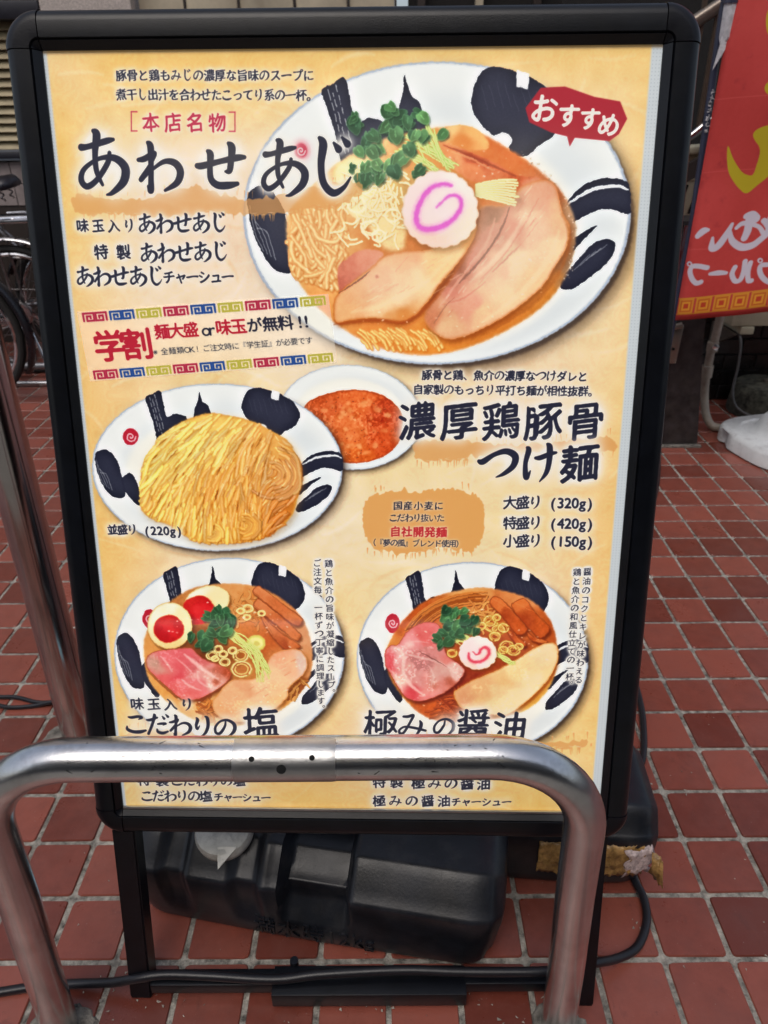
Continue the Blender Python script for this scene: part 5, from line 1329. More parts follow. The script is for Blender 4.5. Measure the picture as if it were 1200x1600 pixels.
# ================================================================= red banner
B0 = Vector((5.21, 13.0, 5.06)); B1 = Vector((7.88, 11.6, 5.66)); bd = (B1-B0); bw = 5.45/math.hypot(bd.x, bd.y); bx = bd*bw; bh = Vector((.06, .15, 15.5))
bq = [B0+bh, B0+bx+bh, B0+bx, B0]
def banner_art(W, H):
    p = Painter(W, H, [to_px(v) for v in bq], 21)
    base = np.array((196, 62, 58), np.float32)
    p.img[:] = (base+((p.n[0]-.5)*12+(p.n[2]-.5)*5)[..., None])/255.
    # faint dirty smudges
    sm = np.clip((p.n[1]-.68)*4, 0, 1)*np.clip((p.n[2]-.3)*2, 0, 1)
    p.put(sm, 0, 0, (156, 34, 40), .5)
    wv = ((np.arange(W) % 3 == 0)[None]*1.+(np.arange(H) % 3 == 0)[:, None]*1.)*-.012
    p.img += wv[..., None]
    for (a0, a1) in (((1098, 158), (1215, 148)), ((1078, 272), (1215, 262)), ((1060, 392), (1120, 388))):
        p.stroke([a0, ((a0[0]+a1[0])/2, (a0[1]+a1[1])/2-1), a1], 1.4, (214, 92, 86), .6, .8)
    Y = (188, 168, 22); Wt = (206, 198, 212)
    p.poly([(1138, 228), (1146, 248), (1158, 267), (1167, 273), (1176, 273), (1182, 258), (1187, 240), (1186, 229), (1180, 220), (1177, 210), (1185, 201), (1204, 196), (1222, 206), (1222, 240), (1216, 258), (1200, 276), (1184, 289), (1167, 302), (1156, 296), (1144, 280), (1138, 266), (1136, 244)], Y)
    p.poly([(1195, 140), (1202, 128), (1230, 130), (1236, 146), (1206, 150)], Y)
    p.poly([(1197, 30), (1206, 8), (1232, 8), (1230, 60), (1203, 58)], Y)
    p.stroke([(1091, 368, .9), (1099, 361, 1.1), (1107, 359, .5)], 10.5, Wt)
    p.stroke([(1114, 371, .4), (1113, 386, 1), (1122, 384, 1.1), (1134, 368, 1), (1144, 350, .5)], 10.5, Wt)
    p.stroke([(1166, 338, .8), (1174, 337, 1.2), (1180, 342, 1.2)], 12, Wt)
    p.stroke([(1171, 342, 1), (1168, 360, 1), (1163, 372, .9)], 12, Wt)
    p.stroke([(1151, 356, .8), (1162, 349, 1), (1184, 354, .8), (1192, 364, .9)], 8, Wt)
    p.stroke([(1141, 362, .5), (1144, 376, .9), (1158, 386, 1.1), (1174, 384, 1.1), (1186, 376, 1), (1200, 362, 1), (1205, 340, 1)], 10.5, Wt)
    p.stroke([(1193, 345, .8), (1200, 352, 1), (1210, 372, 1), (1208, 390, .6)], 10.5, Wt)
    def q(x, y): return (1030+x/6.667, 280+y/6.667)
    p.stroke([q(505, 915), q(420, 900), q(350, 905), q(325, 960), q(350, 1035), q(395, 1075), q(440, 1062)], 7.6, Wt)
    p.ell(*q(320, 880), 4.4, 4.2, Wt); p.ell(*q(320, 880), 1.8, 1.8, (170, 34, 38))
    p.stroke([q(535, 978)+(.7,), q(620, 970)+(1.1,), q(700, 973)+(.7,)], 7.6, Wt)
    p.stroke([q(790, 915), q(760, 985), q(790, 1055), q(845, 1045), q(880, 960), q(895, 855)], 7.6, Wt)
    p.stroke([q(950, 870), q(925, 960), q(930, 1050), q(960, 1055)], 7.6, Wt)
    p.stroke([q(1250, 870), q(1150, 890), q(1060, 900), q(1050, 970), q(1090, 1040), q(1160, 1080), q(1220, 1070)], 7.6, Wt)
    p.ell(*q(1052, 848), 4.4, 4.2, Wt); p.ell(*q(1052, 848), 1.8, 1.8, (170, 34, 38))
    # key border of nested squares, along the hem
    n = 11; z0, z1 = 1-.050, 1-.004
    z0, z1 = 1-.66/15.5, 1-.19/15.5
    for k in range(n):
        x0 = (k+.06)/n*W; x1 = (k+.94)/n*W; y0 = z0*H; y1 = z1*H
        for s_, c_ in ((0, (214, 140, 38)), (.12, (196, 96, 22)), (.22, (222, 150, 40)), (.34, (190, 60, 24))):
            dx = (x1-x0)*s_; dy = (y1-y0)*s_
            m, a, b = fill_loops([np.array([(x0+dx, y0+dy), (x1-dx, y0+dy), (x1-dx, y1-dy), (x0+dx, y1-dy)])]); p.put(m, a, b, c_)
        m, a, b = fill_loops([np.array([(k/n*W, y0-3), ((k+1)/n*W, y0-3), ((k+1)/n*W, y0+1), (k/n*W, y0+1)])]); p.put(m, a, b, (214, 140, 38))
        m, a, b = fill_loops([np.array([(k/n*W, y1-1), ((k+1)/n*W, y1-1), ((k+1)/n*W, y1+3), (k/n*W, y1+3)])]); p.put(m, a, b, (214, 140, 38))
    return p
bn = thing('red_banner', 'red cloth banner with yellow and white lettering seen from the back, right of the sign', 'banner', (5.2, 13, 0))
bm = bmesh.new(); uvl = bm.loops.layers.uv.new('UVMap'); nx, ny = 28, 60; vs = {}
nrm = Vector((bd.y, -bd.x, 0)).normalized()
for i in range(nx+1):
    for j in range(ny+1):
        u, v = i/nx, j/ny
        d = .07*math.sin(u*9+v*3.2)*(1-v*.5)+.05*math.sin(v*17+u*4)+.03*math.sin(u*23-v*9)
        if u == 0: d *= .3
        vs[i, j] = bm.verts.new(B0+bx*u+bh*v+nrm*d)
for i in range(nx):
    for j in range(ny):
        f = bm.faces.new((vs[i, j], vs[i+1, j], vs[i+1, j+1], vs[i, j+1]))
        for lp, (a, b) in zip(f.loops, ((i, j), (i+1, j), (i+1, j+1), (i, j+1))): lp[uvl].uv = (a/nx, b/ny)
art = banner_art(700, 2000)
bmt = image_material('banner_print', art.image('banner_print'), .75)
_b = bmt.node_tree.nodes['Principled BSDF']; _b.inputs['Subsurface Weight'].default_value = 0
cl = finish('cloth', bm, bmt, bn, smooth=180)
sd = cl.modifiers.new('thickness', 'SOLIDIFY'); sd.thickness = .0006
# pole with its white wrapping
finish('pole', TB([(5.17, 13.25, .3), (5.30, 13.25, 8), (5.10, 13.25, 13), (5.05, 13.25, 22)], .10), M['navy_pole'], bn)
finish('sleeve', TB([(5.16, 13.12, 22), (5.22, 13.12, 14.2), (5.24, 13.12, 12.6), (5.20, 13.1, 12.35)], [.2, .2, .17, .05], seg=9), M['white_tape'], bn, smooth=20)
finish('sleeve_tip', prism(bmesh.new(), [(5.0, 13.0, 11.85), (5.34, 13.0, 12.5), (5.30, 13.0, 12.9), (5.1, 13.0, 12.6)], (.02, .04, 0)), M['white_tape'], bn, smooth=None)
finish('tie', TB([(5.22, 13.12, 13.36), (5.22, 13.12, 13.44)], .21, seg=12), M['navy_pole'], bn)
def letters(txt, size, mtx, mt, parent, name, ext=.01, spacing=1.0):
    cu = bpy.data.curves.new(name, 'FONT'); cu.body = txt; cu.size = size*U; cu.extrude = ext*U; cu.resolution_u = 3; cu.space_character = spacing
    tmp = bpy.data.objects.new(name, cu); C.objects.link(tmp)
    me = bpy.data.meshes.new_from_object(tmp.evaluated_get(bpy.context.evaluated_depsgraph_get())); me.name = name
    bpy.data.objects.remove(tmp)
    mtx = mtx.copy(); mtx.translation = mtx.translation*U-origin(parent)
    me.transform(mtx); me.materials.clear(); me.materials.append(mt)
    o = bpy.data.objects.new(name, me); C.objects.link(o); o.parent = parent; return o
mx = Matrix(((0, 0, -1, 5.10), (0, -1, 0, 13.14), (-1, 0, 0, 11.5), (0, 0, 0, 1)))
pm = Matrix.Translation((5.17, 13.14, 11.4)) @ Matrix.Rotation(deg(92), 4, 'Y') @ Matrix.Rotation(deg(90), 4, 'X')
g_ = random.Random(8)
lt = bmesh.new()
for k in range(7):                     # worn print on the pole, too small to read
    z = 11.35-k*.16
    for q in range(4):
        box(lt, (5.17+g_.uniform(-.03, .05), 13.142, z+g_.uniform(-.05, .05)), (g_.choice((.02, .08)), .004, g_.choice((.02, .08))), rot=Matrix.Rotation(g_.uniform(-.4, .4), 3, 'Y'))
finish('pole_print', lt, M['white_tape'], bn, smooth=None)

# ================================================================= bicycles
def bicycle(label, loc, paint, rz=0, tall=1.0, basket=False):
    t = thing('bicycle', label, 'bicycle', (0, 0, 0), 'bicycles parked along the wall')
    RW = 3.0; WB = 9.6                 # heads towards -x; rear wheel centre at x=0
    for wx in (0, -WB):
        wh = finish('wheel', lathe(bmesh.new(), [(.16, -.28), (.22, -.2), (.12, -.12), (.12, .12), (.22, .2), (.16, .28)], (wx, 0, RW), 12, rot=Matrix.Rotation(deg(90), 3, 'X')), M['spoke'], t)
        cir = [(wx+RW*.94*math.cos(a), 0, RW+RW*.94*math.sin(a)) for a in np.linspace(0, 2*math.pi, 49)[:-1]]
        finish('tyre', TB(cir, .17, seg=10, closed=True), M['tyre'], wh)
        cir = [(wx+RW*.865*math.cos(a), 0, RW+RW*.865*math.sin(a)) for a in np.linspace(0, 2*math.pi, 49)[:-1]]
        finish('rim', TB(cir, .10, seg=8, closed=True), M['chrome'], wh)
        sp = bmesh.new()
        for k in range(32):
            a = k/32*2*math.pi; b = a+(.45 if k % 2 else -.45); y = .2 if k % 4 < 2 else -.2
            tube(sp, [(wx+.2*math.cos(b), y, RW+.2*math.sin(b)), (wx+RW*.86*math.cos(a), 0, RW+RW*.86*math.sin(a))], .022, seg=4, cap=False)
        finish('spokes', sp, M['spoke'], wh)
        # mudguard, flat strip over the wheel
        mg = bmesh.new(); prev = None
        a0, a1 = (deg(-38), deg(168)) if wx == 0 else (deg(-10), deg(118))
        if wx == 0: a0, a1 = deg(-30), deg(160)
        for k in range(25):
            a = a0+(a1-a0)*k/24; row = []
            for yy, dr in ((-.30, -.10), (-.2, .02), (0, .06), (.2, .02), (.30, -.10)):
                row.append(mg.verts.new((wx+(RW+.30+dr)*math.cos(a), yy, RW+(RW+.30+dr)*math.sin(a))))
            if prev:
                for q in range(4): mg.faces.new((prev[q], prev[q+1], row[q+1], row[q]))
            prev = row
        o = finish('mudguard', mg, M['chrome'] if paint == 'bike_black' else M['bike_black'], t, smooth=60)
        s2 = o.modifiers.new('thickness', 'SOLIDIFY'); s2.thickness = .0015
    def T_(name, pts, r, m): return finish(name, TB(pts, r, seg=12), M[m], t)
    bb = (-4.2, 0, 2.6); seat = (-3.0, 0, 7.2); head = (-8.2, 0, 7.6)
    T_('seat_tube', [bb, seat], .14, paint); T_('down_tube', [bb, (-8.0, 0, 6.6)], .17, paint); T_('top_tube', [(-3.6, 0, 5.2), (-8.1, 0, 7.0)], .15, paint)
    T_('head_tube', [(-7.95, 0, 6.3), (-8.35, 0, 8.0)], .17, paint)
    for s in (-1, 1):
        T_('chain_stay', [(-4.2, .15*s, 2.6), (0, .5*s, RW)], .08, paint); T_('seat_stay', [(-3.2, .12*s, 6.6), (0, .5*s, RW)], .07, paint)
        T_('fork', [(-8.0, .3*s, 6.2), (-9.2, .4*s, 3.6), (-WB, .4*s, RW)], .09, paint)
        T_('rack_stay', [(-.1, .55*s, RW), (-.2, .55*s, 6.95)], .055, 'spoke')
    T_('seat_post', [seat, (-2.8, 0, 8.0)], .11, 'chrome')
    sd_ = bmesh.new(); rg = []
    for k in range(13):
        u = k/12; x = -5.0+u*3.4; wdt = .22+.95*max(0, (u-.25)/.75)**1.3*(1 if u < .93 else .82); hgt = .26+.16*u
        if k in (0, 12): wdt *= .55; hgt *= .5
        rg.append([sd_.verts.new((x, wdt*math.cos(a), 8.05+.25*u+hgt*max(math.sin(a), -.45))) for a in np.linspace(0, 2*math.pi, 17)[:-1]])
    for A, B in zip(rg, rg[1:]):
        for q in range(16): sd_.faces.new((A[q], A[(q+1) % 16], B[(q+1) % 16], B[q]))
    sd_.faces.new(rg[0][::-1]); sd_.faces.new(rg[-1])
    finish('saddle', sd_, M['saddle'], t, smooth=60)
    for s in (-1, 1):
        T_('saddle_spring', [(-2.2+.07*math.cos(a*3), .5*s+.12*math.sin(a*3), 7.6+a*.12) for a in np.linspace(0, 6, 26)], .035, 'spoke')
    # rack
    rk = finish('rack', TB([(-2.6, .45, 6.95), (1.3, .5, 7.05), (1.75, .3, 7.05), (1.75, -.3, 7.05), (1.3, -.5, 7.05), (-2.6, -.45, 6.95)], .085, seg=8), M['chrome'], t)
    for x in (-1.6, -.6, .4): finish('rack_bar', TB([(x, .47, 6.98), (x, -.47, 6.98)], .05, seg=6), M['chrome'], rk)
    if basket: finish('rear_reflector', TB([(3.32, 0, 4.4), (3.45, 0, 4.36)], .22, seg=12), M['orange'], t)
    T_('handlebar', catmull([(-7.0, 2.6, 9.6), (-8.2, 2.1, 9.9), (-8.9, .6, 9.2), (-8.5, 0, 8.9), (-8.9, -.6, 9.2), (-8.2, -2.1, 9.9), (-7.0, -2.6, 9.6)], 5), .1, 'chrome')
    for s in (-1, 1): T_('grip', [(-7.7, 2.37*s, 9.78), (-6.7, 2.68*s, 9.55)], .16, 'saddle')
    T_('stem', [(-8.3, 0, 7.9), (-8.5, 0, 8.95)], .13, 'chrome')
    finish('chainring', lathe(bmesh.new(), [(1.0, -.03), (1.0, .03), (.7, .05), (.2, .05)], (-4.2, -.32, 2.6), 32, rot=Matrix.Rotation(deg(90), 3, 'X')), M['chrome'], t)
    T_('crank', [(-4.2, -.42, 2.6), (-2.9, -.5, 1.6)], .09, 'chrome'); finish('pedal', BX((-2.8, -.95, 1.55), (.7, .8, .2), bev=.04), M['rubber'], t)
    T_('crank_far', [(-4.2, .42, 2.6), (-5.5, .5, 3.6)], .09, 'chrome'); finish('pedal', BX((-5.6, .95, 3.65), (.7, .8, .2), bev=.04), M['rubber'], t)
    T_('chain', catmull([(-4.2, -.3, 3.55), (0, -.3, RW+.4), (.42, -.3, RW), (0, -.3, RW-.4), (-4.2, -.3, 1.65), (-5.1, -.3, 2.6), (-4.2, -.3, 3.55)], 5), .04, 'spoke')
    T_('kickstand', [(.2, -.5, RW-.1), (.9, -.95, .35), (1.5, -1.0, .22)], .08, 'chrome'); T_('kickstand_leg', [(.2, .5, RW-.1), (.9, .95, .35), (.9, -.95, .35)], .08, 'chrome')
    # lock and brake drum
    finish('brake_drum', lathe(bmesh.new(), [(.5, -.1), (.55, 0), (.5, .1)], (0, -.38, RW), 20, rot=Matrix.Rotation(deg(90), 3, 'X')), M['chrome'], t)
    finish('ring_lock', TB([(-2.3+.5*math.cos(a), .42*math.sin(a)*1.0, 5.05+.0*a) for a in np.linspace(.5, 5.8, 14)], .08, seg=8), M['spoke'], t)
    if basket:
        bk_ = bmesh.new()
        for k in range(9):
            z = 7.6+k*.28; a = 1.3+.06*k
            tube(bk_, [(-10.6-a*.6, -a, z), (-9.2, -a, z), (-9.2, a, z), (-10.6-a*.6, a, z)], .03, seg=4, closed=True)
        for k in range(8):
            tube(bk_, [(-9.2, -1.3+k*.37, 7.6), (-9.2, -1.75+k*.5, 9.85)], .03, seg=4); tube(bk_, [(-11.4, -1.3+k*.37, 7.6), (-11.7, -1.75+k*.5, 9.85)], .03, seg=4)
        finish('basket', bk_, M['spoke'], t)
    t.location = Vector(loc)*U; t.rotation_euler = (deg(3), 0, deg(rz))
    return t
bicycle('black bicycle with a chrome mudguard and rack, second from the steel post', (-20.9, 24.3, 0), 'bike_black', 3)
bicycle('bicycle with a black mudguard closest to the steel post at the left edge', (-22.05, 20.2, 0), 'bike_silver', -2)
bicycle('bicycle with a front basket leaning nearest the louvred wall', (-19.5, 27.3, 0), 'bike_silver', 2, basket=True)
rk = thing('bicycle_stand', 'low silver tube bicycle stand on the tiles behind the sign', 'bicycle stand', (-20, 22.5, 0))
finish('bar', TB([(-26, 23.4, .62), (-15.5, 23.4, .62)], .16), M['bike_silver'], rk)
finish('bar', TB([(-26, 22.2, .16), (-15.5, 22.2, .16)], .12), M['chrome'], rk)
for x in (-24.5, -21.2, -18.2, -16):
    finish('upright', TB([(x, 22.2, .1), (x, 22.3, .1), (x, 23.4, .6)], .07, seg=8), M['spoke'], rk)

# ================================================================= steel post at the left
bo = thing('steel_post', 'polished stainless steel post at the left edge, behind the menu sign', 'bollard', (-10.08, .35, 0))
finish('tube', TB([(-10.08, .32, 0), (-9.72, .0, 8.30)], .325, seg=40), M['steel2'], bo)
finish('cap', lathe(bmesh.new(), [(.325, 0), (.335, .02), (.33, .08), (.26, .14), (.1, .17), (.02, .175)], (-9.72, 0, 8.30), 40), M['steel_plate'], bo)
def blob(cx, cy, r, z, seed, h=.03):
    g_ = random.Random(seed); bm = bmesh.new(); P = []
    for k in range(36):
        a = 2*math.pi*k/36; q = r*(1+g_.uniform(-.07, .07)+.08*math.sin(a*3+seed))
        P.append((cx+q*math.cos(a), cy+q*math.sin(a)))
    lo = [bm.verts.new((x, y, -.02)) for x, y in P]; hi = [bm.verts.new((cx+(x-cx)*.93, cy+(y-cy)*.93, z+h)) for x, y in P]
    bm.faces.new(hi)
    for i in range(36): j = (i+1) % 36; bm.faces.new((lo[i], lo[j], hi[j], hi[i]))
    return bm
finish('mortar_ring', blob(-10.12, .42, .74, .004, 3), M['mortar'], bo, smooth=None)

# ================================================================= sign board
L0 = Vector((-7.6185, -4.5303, 0)); SU = Vector((.0072325, .2397435, .9708093)).normalized(); SH = Vector((.999796, -.0200369, -.0025003)).normalized(); SN = SH.cross(SU)
def S(a, b, w=0): return L0+SH*a+SU*b+SN*w
SR = Matrix((SH, SN*-1, SU)).transposed()          # local x = across, y = into the board, z = up the board
def sbox(bm, a0, a1, b0, b1, w0, w1, bev=0):
    return box(bm, S((a0+a1)/2, (b0+b1)/2, (w0+w1)/2), (a1-a0, abs(w1-w0), b1-b0), rot=SR, bev=bev)
sign = thing('menu_sign', 'black framed upright light-box sign with a ramen menu behind the steel barrier', 'sign', (-4.3, -3.6, 0))
A0, A1, Bb, Bt = .2037, 6.2871, 3.1286, 11.7612            # sight opening
IN = .07                                           # chamfer lip
FW = .362                                           # rail width
prof = [(0, .02), (IN, .085), (IN+.012, .065), (IN+.024, .09), (FW-.13, .095), (FW-.09, .088), (FW-.055, .070), (FW-.025, .038), (FW-.006, -.005), (FW, -.05), (FW, -.12), (FW-.02, -.26), (FW-.06, -.28), (0, -.28)]   # (distance out from the opening, w)
def rail(p0, p1, out):
    """straight rail: opening edge from p0 to p1 (a,b), out = outward unit (a,b)"""
    bm = bmesh.new(); R1 = []; R2 = []
    for o, w in prof:
        R1.append(bm.verts.new(S(p0[0]+out[0]*o, p0[1]+out[1]*o, w))); R2.append(bm.verts.new(S(p1[0]+out[0]*o, p1[1]+out[1]*o, w)))
    n = len(prof)
    for i in range(n): j = (i+1) % n; bm.faces.new((R1[i], R1[j], R2[j], R2[i]))
    bm.faces.new(R1[::-1]); bm.faces.new(R2); return bm
def corner(a, b, a_start, k=1.0):
    """cap swept round the corner of the opening, slightly proud of the rails; square to the rail ends"""
    bm = bmesh.new(); rings = []
    Rc = .03
    for s in range(13):
        t = a_start+(math.pi/2)*s/12
        ring = []
        for o, w in prof:
            oo = o*1.0+(.008 if o > .2 else 0); ww = w+(.006 if w > 0 else 0)
            ring.append(bm.verts.new(S(a+oo*math.cos(t), b+oo*math.sin(t), ww)))
        rings.append(ring)
    for A, B in zip(rings, rings[1:]):
        for i in range(len(prof)):
            j = (i+1) % len(prof)
            try: bm.faces.new((A[i], A[j], B[j], B[i]))
            except ValueError: pass
    bm.faces.new(rings[0][::-1]); bm.faces.new(rings[-1])
    bmesh.ops.remove_doubles(bm, verts=bm.verts, dist=1e-5)
    return bm
gp = .008; ex = .075
finish('frame_rail', rail((A0+ex*0+gp, Bt), (A1-gp, Bt), (0, 1)), M['black_alu'], sign, smooth=25)
finish('frame_rail', rail((A0+gp, Bb), (A1-gp, Bb), (0, -1)), M['black_alu'], sign, smooth=25)
finish('frame_rail', rail((A0, Bb+gp), (A0, Bt-gp), (-1, 0)), M['black_alu'], sign, smooth=25)
finish('frame_rail', rail((A1, Bb+gp), (A1, Bt-gp), (1, 0)), M['black_alu'], sign, smooth=25)
for (a, b, s) in ((A1, Bt, 0), (A0, Bt, math.pi/2), (A0, Bb, math.pi), (A1, Bb, -math.pi/2)):
    finish('corner_cap', corner(a, b, s), M['black_cap'], sign, smooth=40)
# silver edge of the snap frame along the bottom
finish('snap_edge', sbox(bmesh.new(), A0+.01, A1-.01, Bb+.0, Bb+.035, .012, .05, .008), M['steel_plate'], sign)
finish('light_panel', sbox(bmesh.new(), A0+.002, A1-.002, Bb+.002, Bt-.002, -.24, -.012), M['cream'], sign, smooth=None)
bm = bmesh.new(); uvl = bm.loops.layers.uv.new('UVMap')
f = bm.faces.new([bm.verts.new(S(a, b, .0)) for a, b in ((A0, Bb), (A1, Bb), (A1, Bt), (A0, Bt))])
for lp, uv in zip(f.loops, ((0, 0), (1, 0), (1, 1), (0, 1))): lp[uvl].uv = uv
art = poster_art(1300, 1846)
pm_ = image_material('menu_print', art.image('menu_print'), .45, emit=POSTER_EMIT, coat=1.0, coatr=.12)
finish('menu_print', bm, pm_, sign, smooth=None)
# student-discount strip stuck over the print
cq = []
def on_board(x, y, w=.006):
    d = CAM_R@Vector(((x-600)/1136.743, -(y-800)/1136.743, -1)); P0 = S(0, 0, w)
    t = (P0-CAM_P).dot(SN)/d.dot(SN); return CAM_P+d*t
bm = bmesh.new(); uvl = bm.loops.layers.uv.new('UVMap')
q4 = [S(*ab, .006) for ab in ((.577, 7.953), (3.010, 8.165), (3.031, 8.955), (.597, 8.743))]
q4 = [on_board(141, 596), on_board(527, 567), on_board(513, 459), on_board(120, 487)]
f = bm.faces.new([bm.verts.new(v) for v in q4])
for lp, uv in zip(f.loops, ((0, 0), (1, 0), (1, 1), (0, 1))): lp[uvl].uv = uv
finish('discount_sticker', bm, image_material('sticker_print', coupon_art(700, 200).image('sticker_print'), .4, emit=POSTER_EMIT*.6, coat=.8, coatr=.12, alpha=True), sign, smooth=None)

def leg(a0, a1):
    bm = bmesh.new(); P = []
    for w, b in ((-.02, .005), (-.30, .075), (-.30, 2.76), (-.02, 2.76)):
        P.append(S(a0, b, w))
    prism(bm, P, SH*(a1-a0)); bmesh.ops.bevel(bm, geom=list(bm.edges), offset=.02, segments=2, affect='EDGES'); return bm
finish('front_leg', leg(.0, .30), M['black_alu'], sign); finish('front_leg', leg(6.13, 6.44), M['black_alu'], sign)
bm = BX((-4.38, -4.41, .245), (5.82, .23, .20), bev=.02); finish('cross_bar', bm, M['black_alu'], sign)
bm = BX((-4.27, -4.465, .215), (2.66, .40, .27), bev=.012); finish('foot_plate', bm, M['black_alu'], sign)
for x in (-5.33,): finish('bolt', TB([(x, -4.22, .20), (x, -4.22, .40)], .06, seg=12), M['black_alu'], sign)
for a in (.15, 6.3):
    top = S(a, 11.2, -.45); finish('rear_leg', TB([top, (top.x, 1.35, .02)], .13, seg=8), M['black_alu'], sign)
finish('rear_bar', TB([(S(.15, 0).x+.05, 1.15, .8), (S(6.3, 0).x+.02, 1.15, .8)], .10, seg=8), M['black_alu'], sign)
finish('back_panel', sbox(bmesh.new(), A0-.25, A1+.25, Bb-.25, Bt+.25, -.44, -.285, .03), M['black_alu'], sign)

# ================================================================= water weights
def weight_bm(o, yaw, Ln, D, H, lobes, recess, chamf=.42, seed=0, sharp=.13):
    """blow-moulded tank: x along, y deep, z up; front face is y=0; grooves and one sunken grip"""
    prof_ = []                                  # (y, z) round the section, front bottom -> top -> back
    def arc(cx, cz, r, a0, a1, n):
        return [(cx+r*math.cos(deg(a0+(a1-a0)*k/n)), cz+r*math.sin(deg(a0+(a1-a0)*k/n))) for k in range(n+1)]
    r = sharp
    h1 = H*.70
    prof_ += [(D*.5, .02), (.45, .02)]
    prof_ += arc(.10+r, r+.02, r, 265, 190, 5)
    prof_ += [(.05, h1*.35), (.02, h1*.6), (.0, h1*.85)]
    prof_ += arc(r*.9, h1, r*.9, 175, 118, 5)
    prof_ += [(chamf*.62, h1+(H-h1)*.62)]
    prof_ += arc(chamf+.10, H-.14, .14, 125, 92, 3)
    prof_ += [(D*.35, H), (D*.5, H), (D*.65, H)]
    prof_ += arc(D-.3, H-.3, .3, 88, 5, 5)
    prof_ += [(D-.02, H*.5)]
    prof_ += arc(D-.28, .30, .26, -5, -85, 4)
    # refine
    P = []
    for i in range(len(prof_)):
        a, b = prof_[i], prof_[(i+1) % len(prof_)]
        n = max(1, int(math.hypot(b[0]-a[0], b[1]-a[1])/.10))
        for k in range(n): P.append((a[0]+(b[0]-a[0])*k/n, a[1]+(b[1]-a[1])*k/n))
    NS = int(Ln/.05)
    us = [i/NS for i in range(NS+1)]
    bm = bmesh.new(); rings = []
    cy, cz = D*.5, H*.48
    ss = lambda x, a, b: (lambda t: t*t*(3-2*t))(max(0, min(1, (x-a)/(b-a))))
    ca, sa = math.cos(yaw), math.sin(yaw)
    ends = [(-.0, .80), (.012, .88), (.03, .94), (.06, .985)]
    for u in us:
        s = u*Ln
        e = min(s, Ln-s); k = 1.0
        R0 = .42
        if e < R0: k = 1-.15*(1-math.sqrt(max(0, 1-((R0-e)/R0)**2)))
        ring = []
        for (y, z) in P:
            yy = cy+(y-cy)*k; zz = cz+(z-cz)*k
            if z < .3: zz = max(zz, .0)
            yy = max(yy, .0) if False else yy
            up = ss(z, .30, .75)
            fr = 1-ss(y, D*.55, D*.8)
            gsum = 0
            for gpos, gw, gd in lobes:
                q = abs(u-gpos)/gw
                if q < 1: gsum = max(gsum, gd*ss(1-q, 0, .55))
            dn = gsum*up*fr
            # towards the core
            yy += dn*.8*(1 if y < D*.5 else 0); zz -= dn*.6*ss(z, h1*.8, H)
            if recess:
                r0, r1 = recess
                wv = ss(u, r0, r0+.022)*(1-ss(u, r1-.022, r1))
                wz = ss(z, .50, .72)*(1-ss(y, .95, 1.12))
                yy += wv*wz*.34*(1-ss(z, h1*.95, H)*.2); zz -= wv*wz*.32*ss(z, h1*.7, H)
            bul = .05*math.sin(u*math.pi)*(1-ss(z, .2, .5))
            x = s; yy -= bul
            # ends lean in towards the floor
            lean = .10*(1-ss(z, 0, h1))
            x = Ln/2+(s-Ln/2)*(1-lean*.9*2/Ln)
            ring.append(bm.verts.new((o[0]+x*ca-yy*sa, o[1]+x*sa+yy*ca, o[2]+zz)))
        rings.append(ring)
    n = len(P)
    for A, B in zip(rings, rings[1:]):
        for i in range(n): j = (i+1) % n; bm.faces.new((A[i], A[j], B[j], B[i]))
    for ring, sg in ((rings[0], -1), (rings[-1], 1)):       # domed ends
        prev = ring
        for k_, push in ((.93, .07), (.82, .11), (.6, .135), (.25, .15)):
            c = Vector((0, 0, 0))
            for v in ring: c += v.co
            c /= len(ring)
            new = [bm.verts.new(c+(v.co-c)*k_+Vector((ca, sa, 0))*sg*push) for v in ring]
            for i in range(n): j = (i+1) % n; bm.faces.new((prev[i], prev[j], new[j], new[i]))
            prev = new
        bm.faces.new(prev)
    bmesh.ops.triangulate(bm, faces=[f for f in bm.faces if len(f.verts) > 4])
    return bm
yaw = deg(-10.0); TO = Vector((-7.88, -3.34, 0))
tk = thing('water_weight', 'black plastic water weight with a white cap lying under the menu sign', 'weight', (-5.0, -2.4, 0), 'black water weights')
finish('body', weight_bm(TO, yaw, 5.42, 2.5, 1.62, [(.135, .045, .13), (.335, .05, .15), (.415, .02, .03)], (.425, .625)), M['tank'], tk, smooth=60)
TX = Vector((math.cos(yaw), math.sin(yaw), 0)); TY = Vector((-math.sin(yaw), math.cos(yaw), 0)); TZ = Vector((0, 0, 1))
def T(s, y, z): return TO+TX*s+TY*y+TZ*z
tl = deg(-42)
cr_ = Matrix((TX, TY*math.cos(tl)+TZ*math.sin(tl)*-1*-1, TZ)).transposed()
cn = (TZ*math.cos(deg(12))-TY*math.sin(deg(12))).normalized()
capR = Matrix((TX, cn.cross(TX), cn)).transposed()
cap_c = Vector((-6.39, -3.04, 1.56))
cp = finish('cap', lathe(bmesh.new(), [(.30, -.25), (.42, 0), (.43, .10), (.40, .17), (.34, .19), (.2, .17), (.06, .17)], cap_c, 40, rot=capR), M['cap_white'], tk)
bm = bmesh.new(); c0 = cap_c+cn*.185
prism(bm, [c0+TX*.02, c0+capR@Vector((.02, -.30, 0)), c0+capR@Vector((.10, -.56, -.10)), c0+capR@Vector((.30, -.26, 0))], cn*.015)
finish('wrapper_fold', bm, M['cap_white'], cp, smooth=None)
from mathutils.bvhtree import BVHTree
_tb = [o for o in tk.children if o.name.startswith('body')][0].data
_bv = BVHTree.FromPolygons([v.co for v in _tb.vertices], [p.vertices[:] for p in _tb.polygons])
ol = letters('満水時12kg', .35, Matrix.Identity(4), M['tank'], tk, 'embossed_lettering', .01, 1.10)
_o = origin(tk)
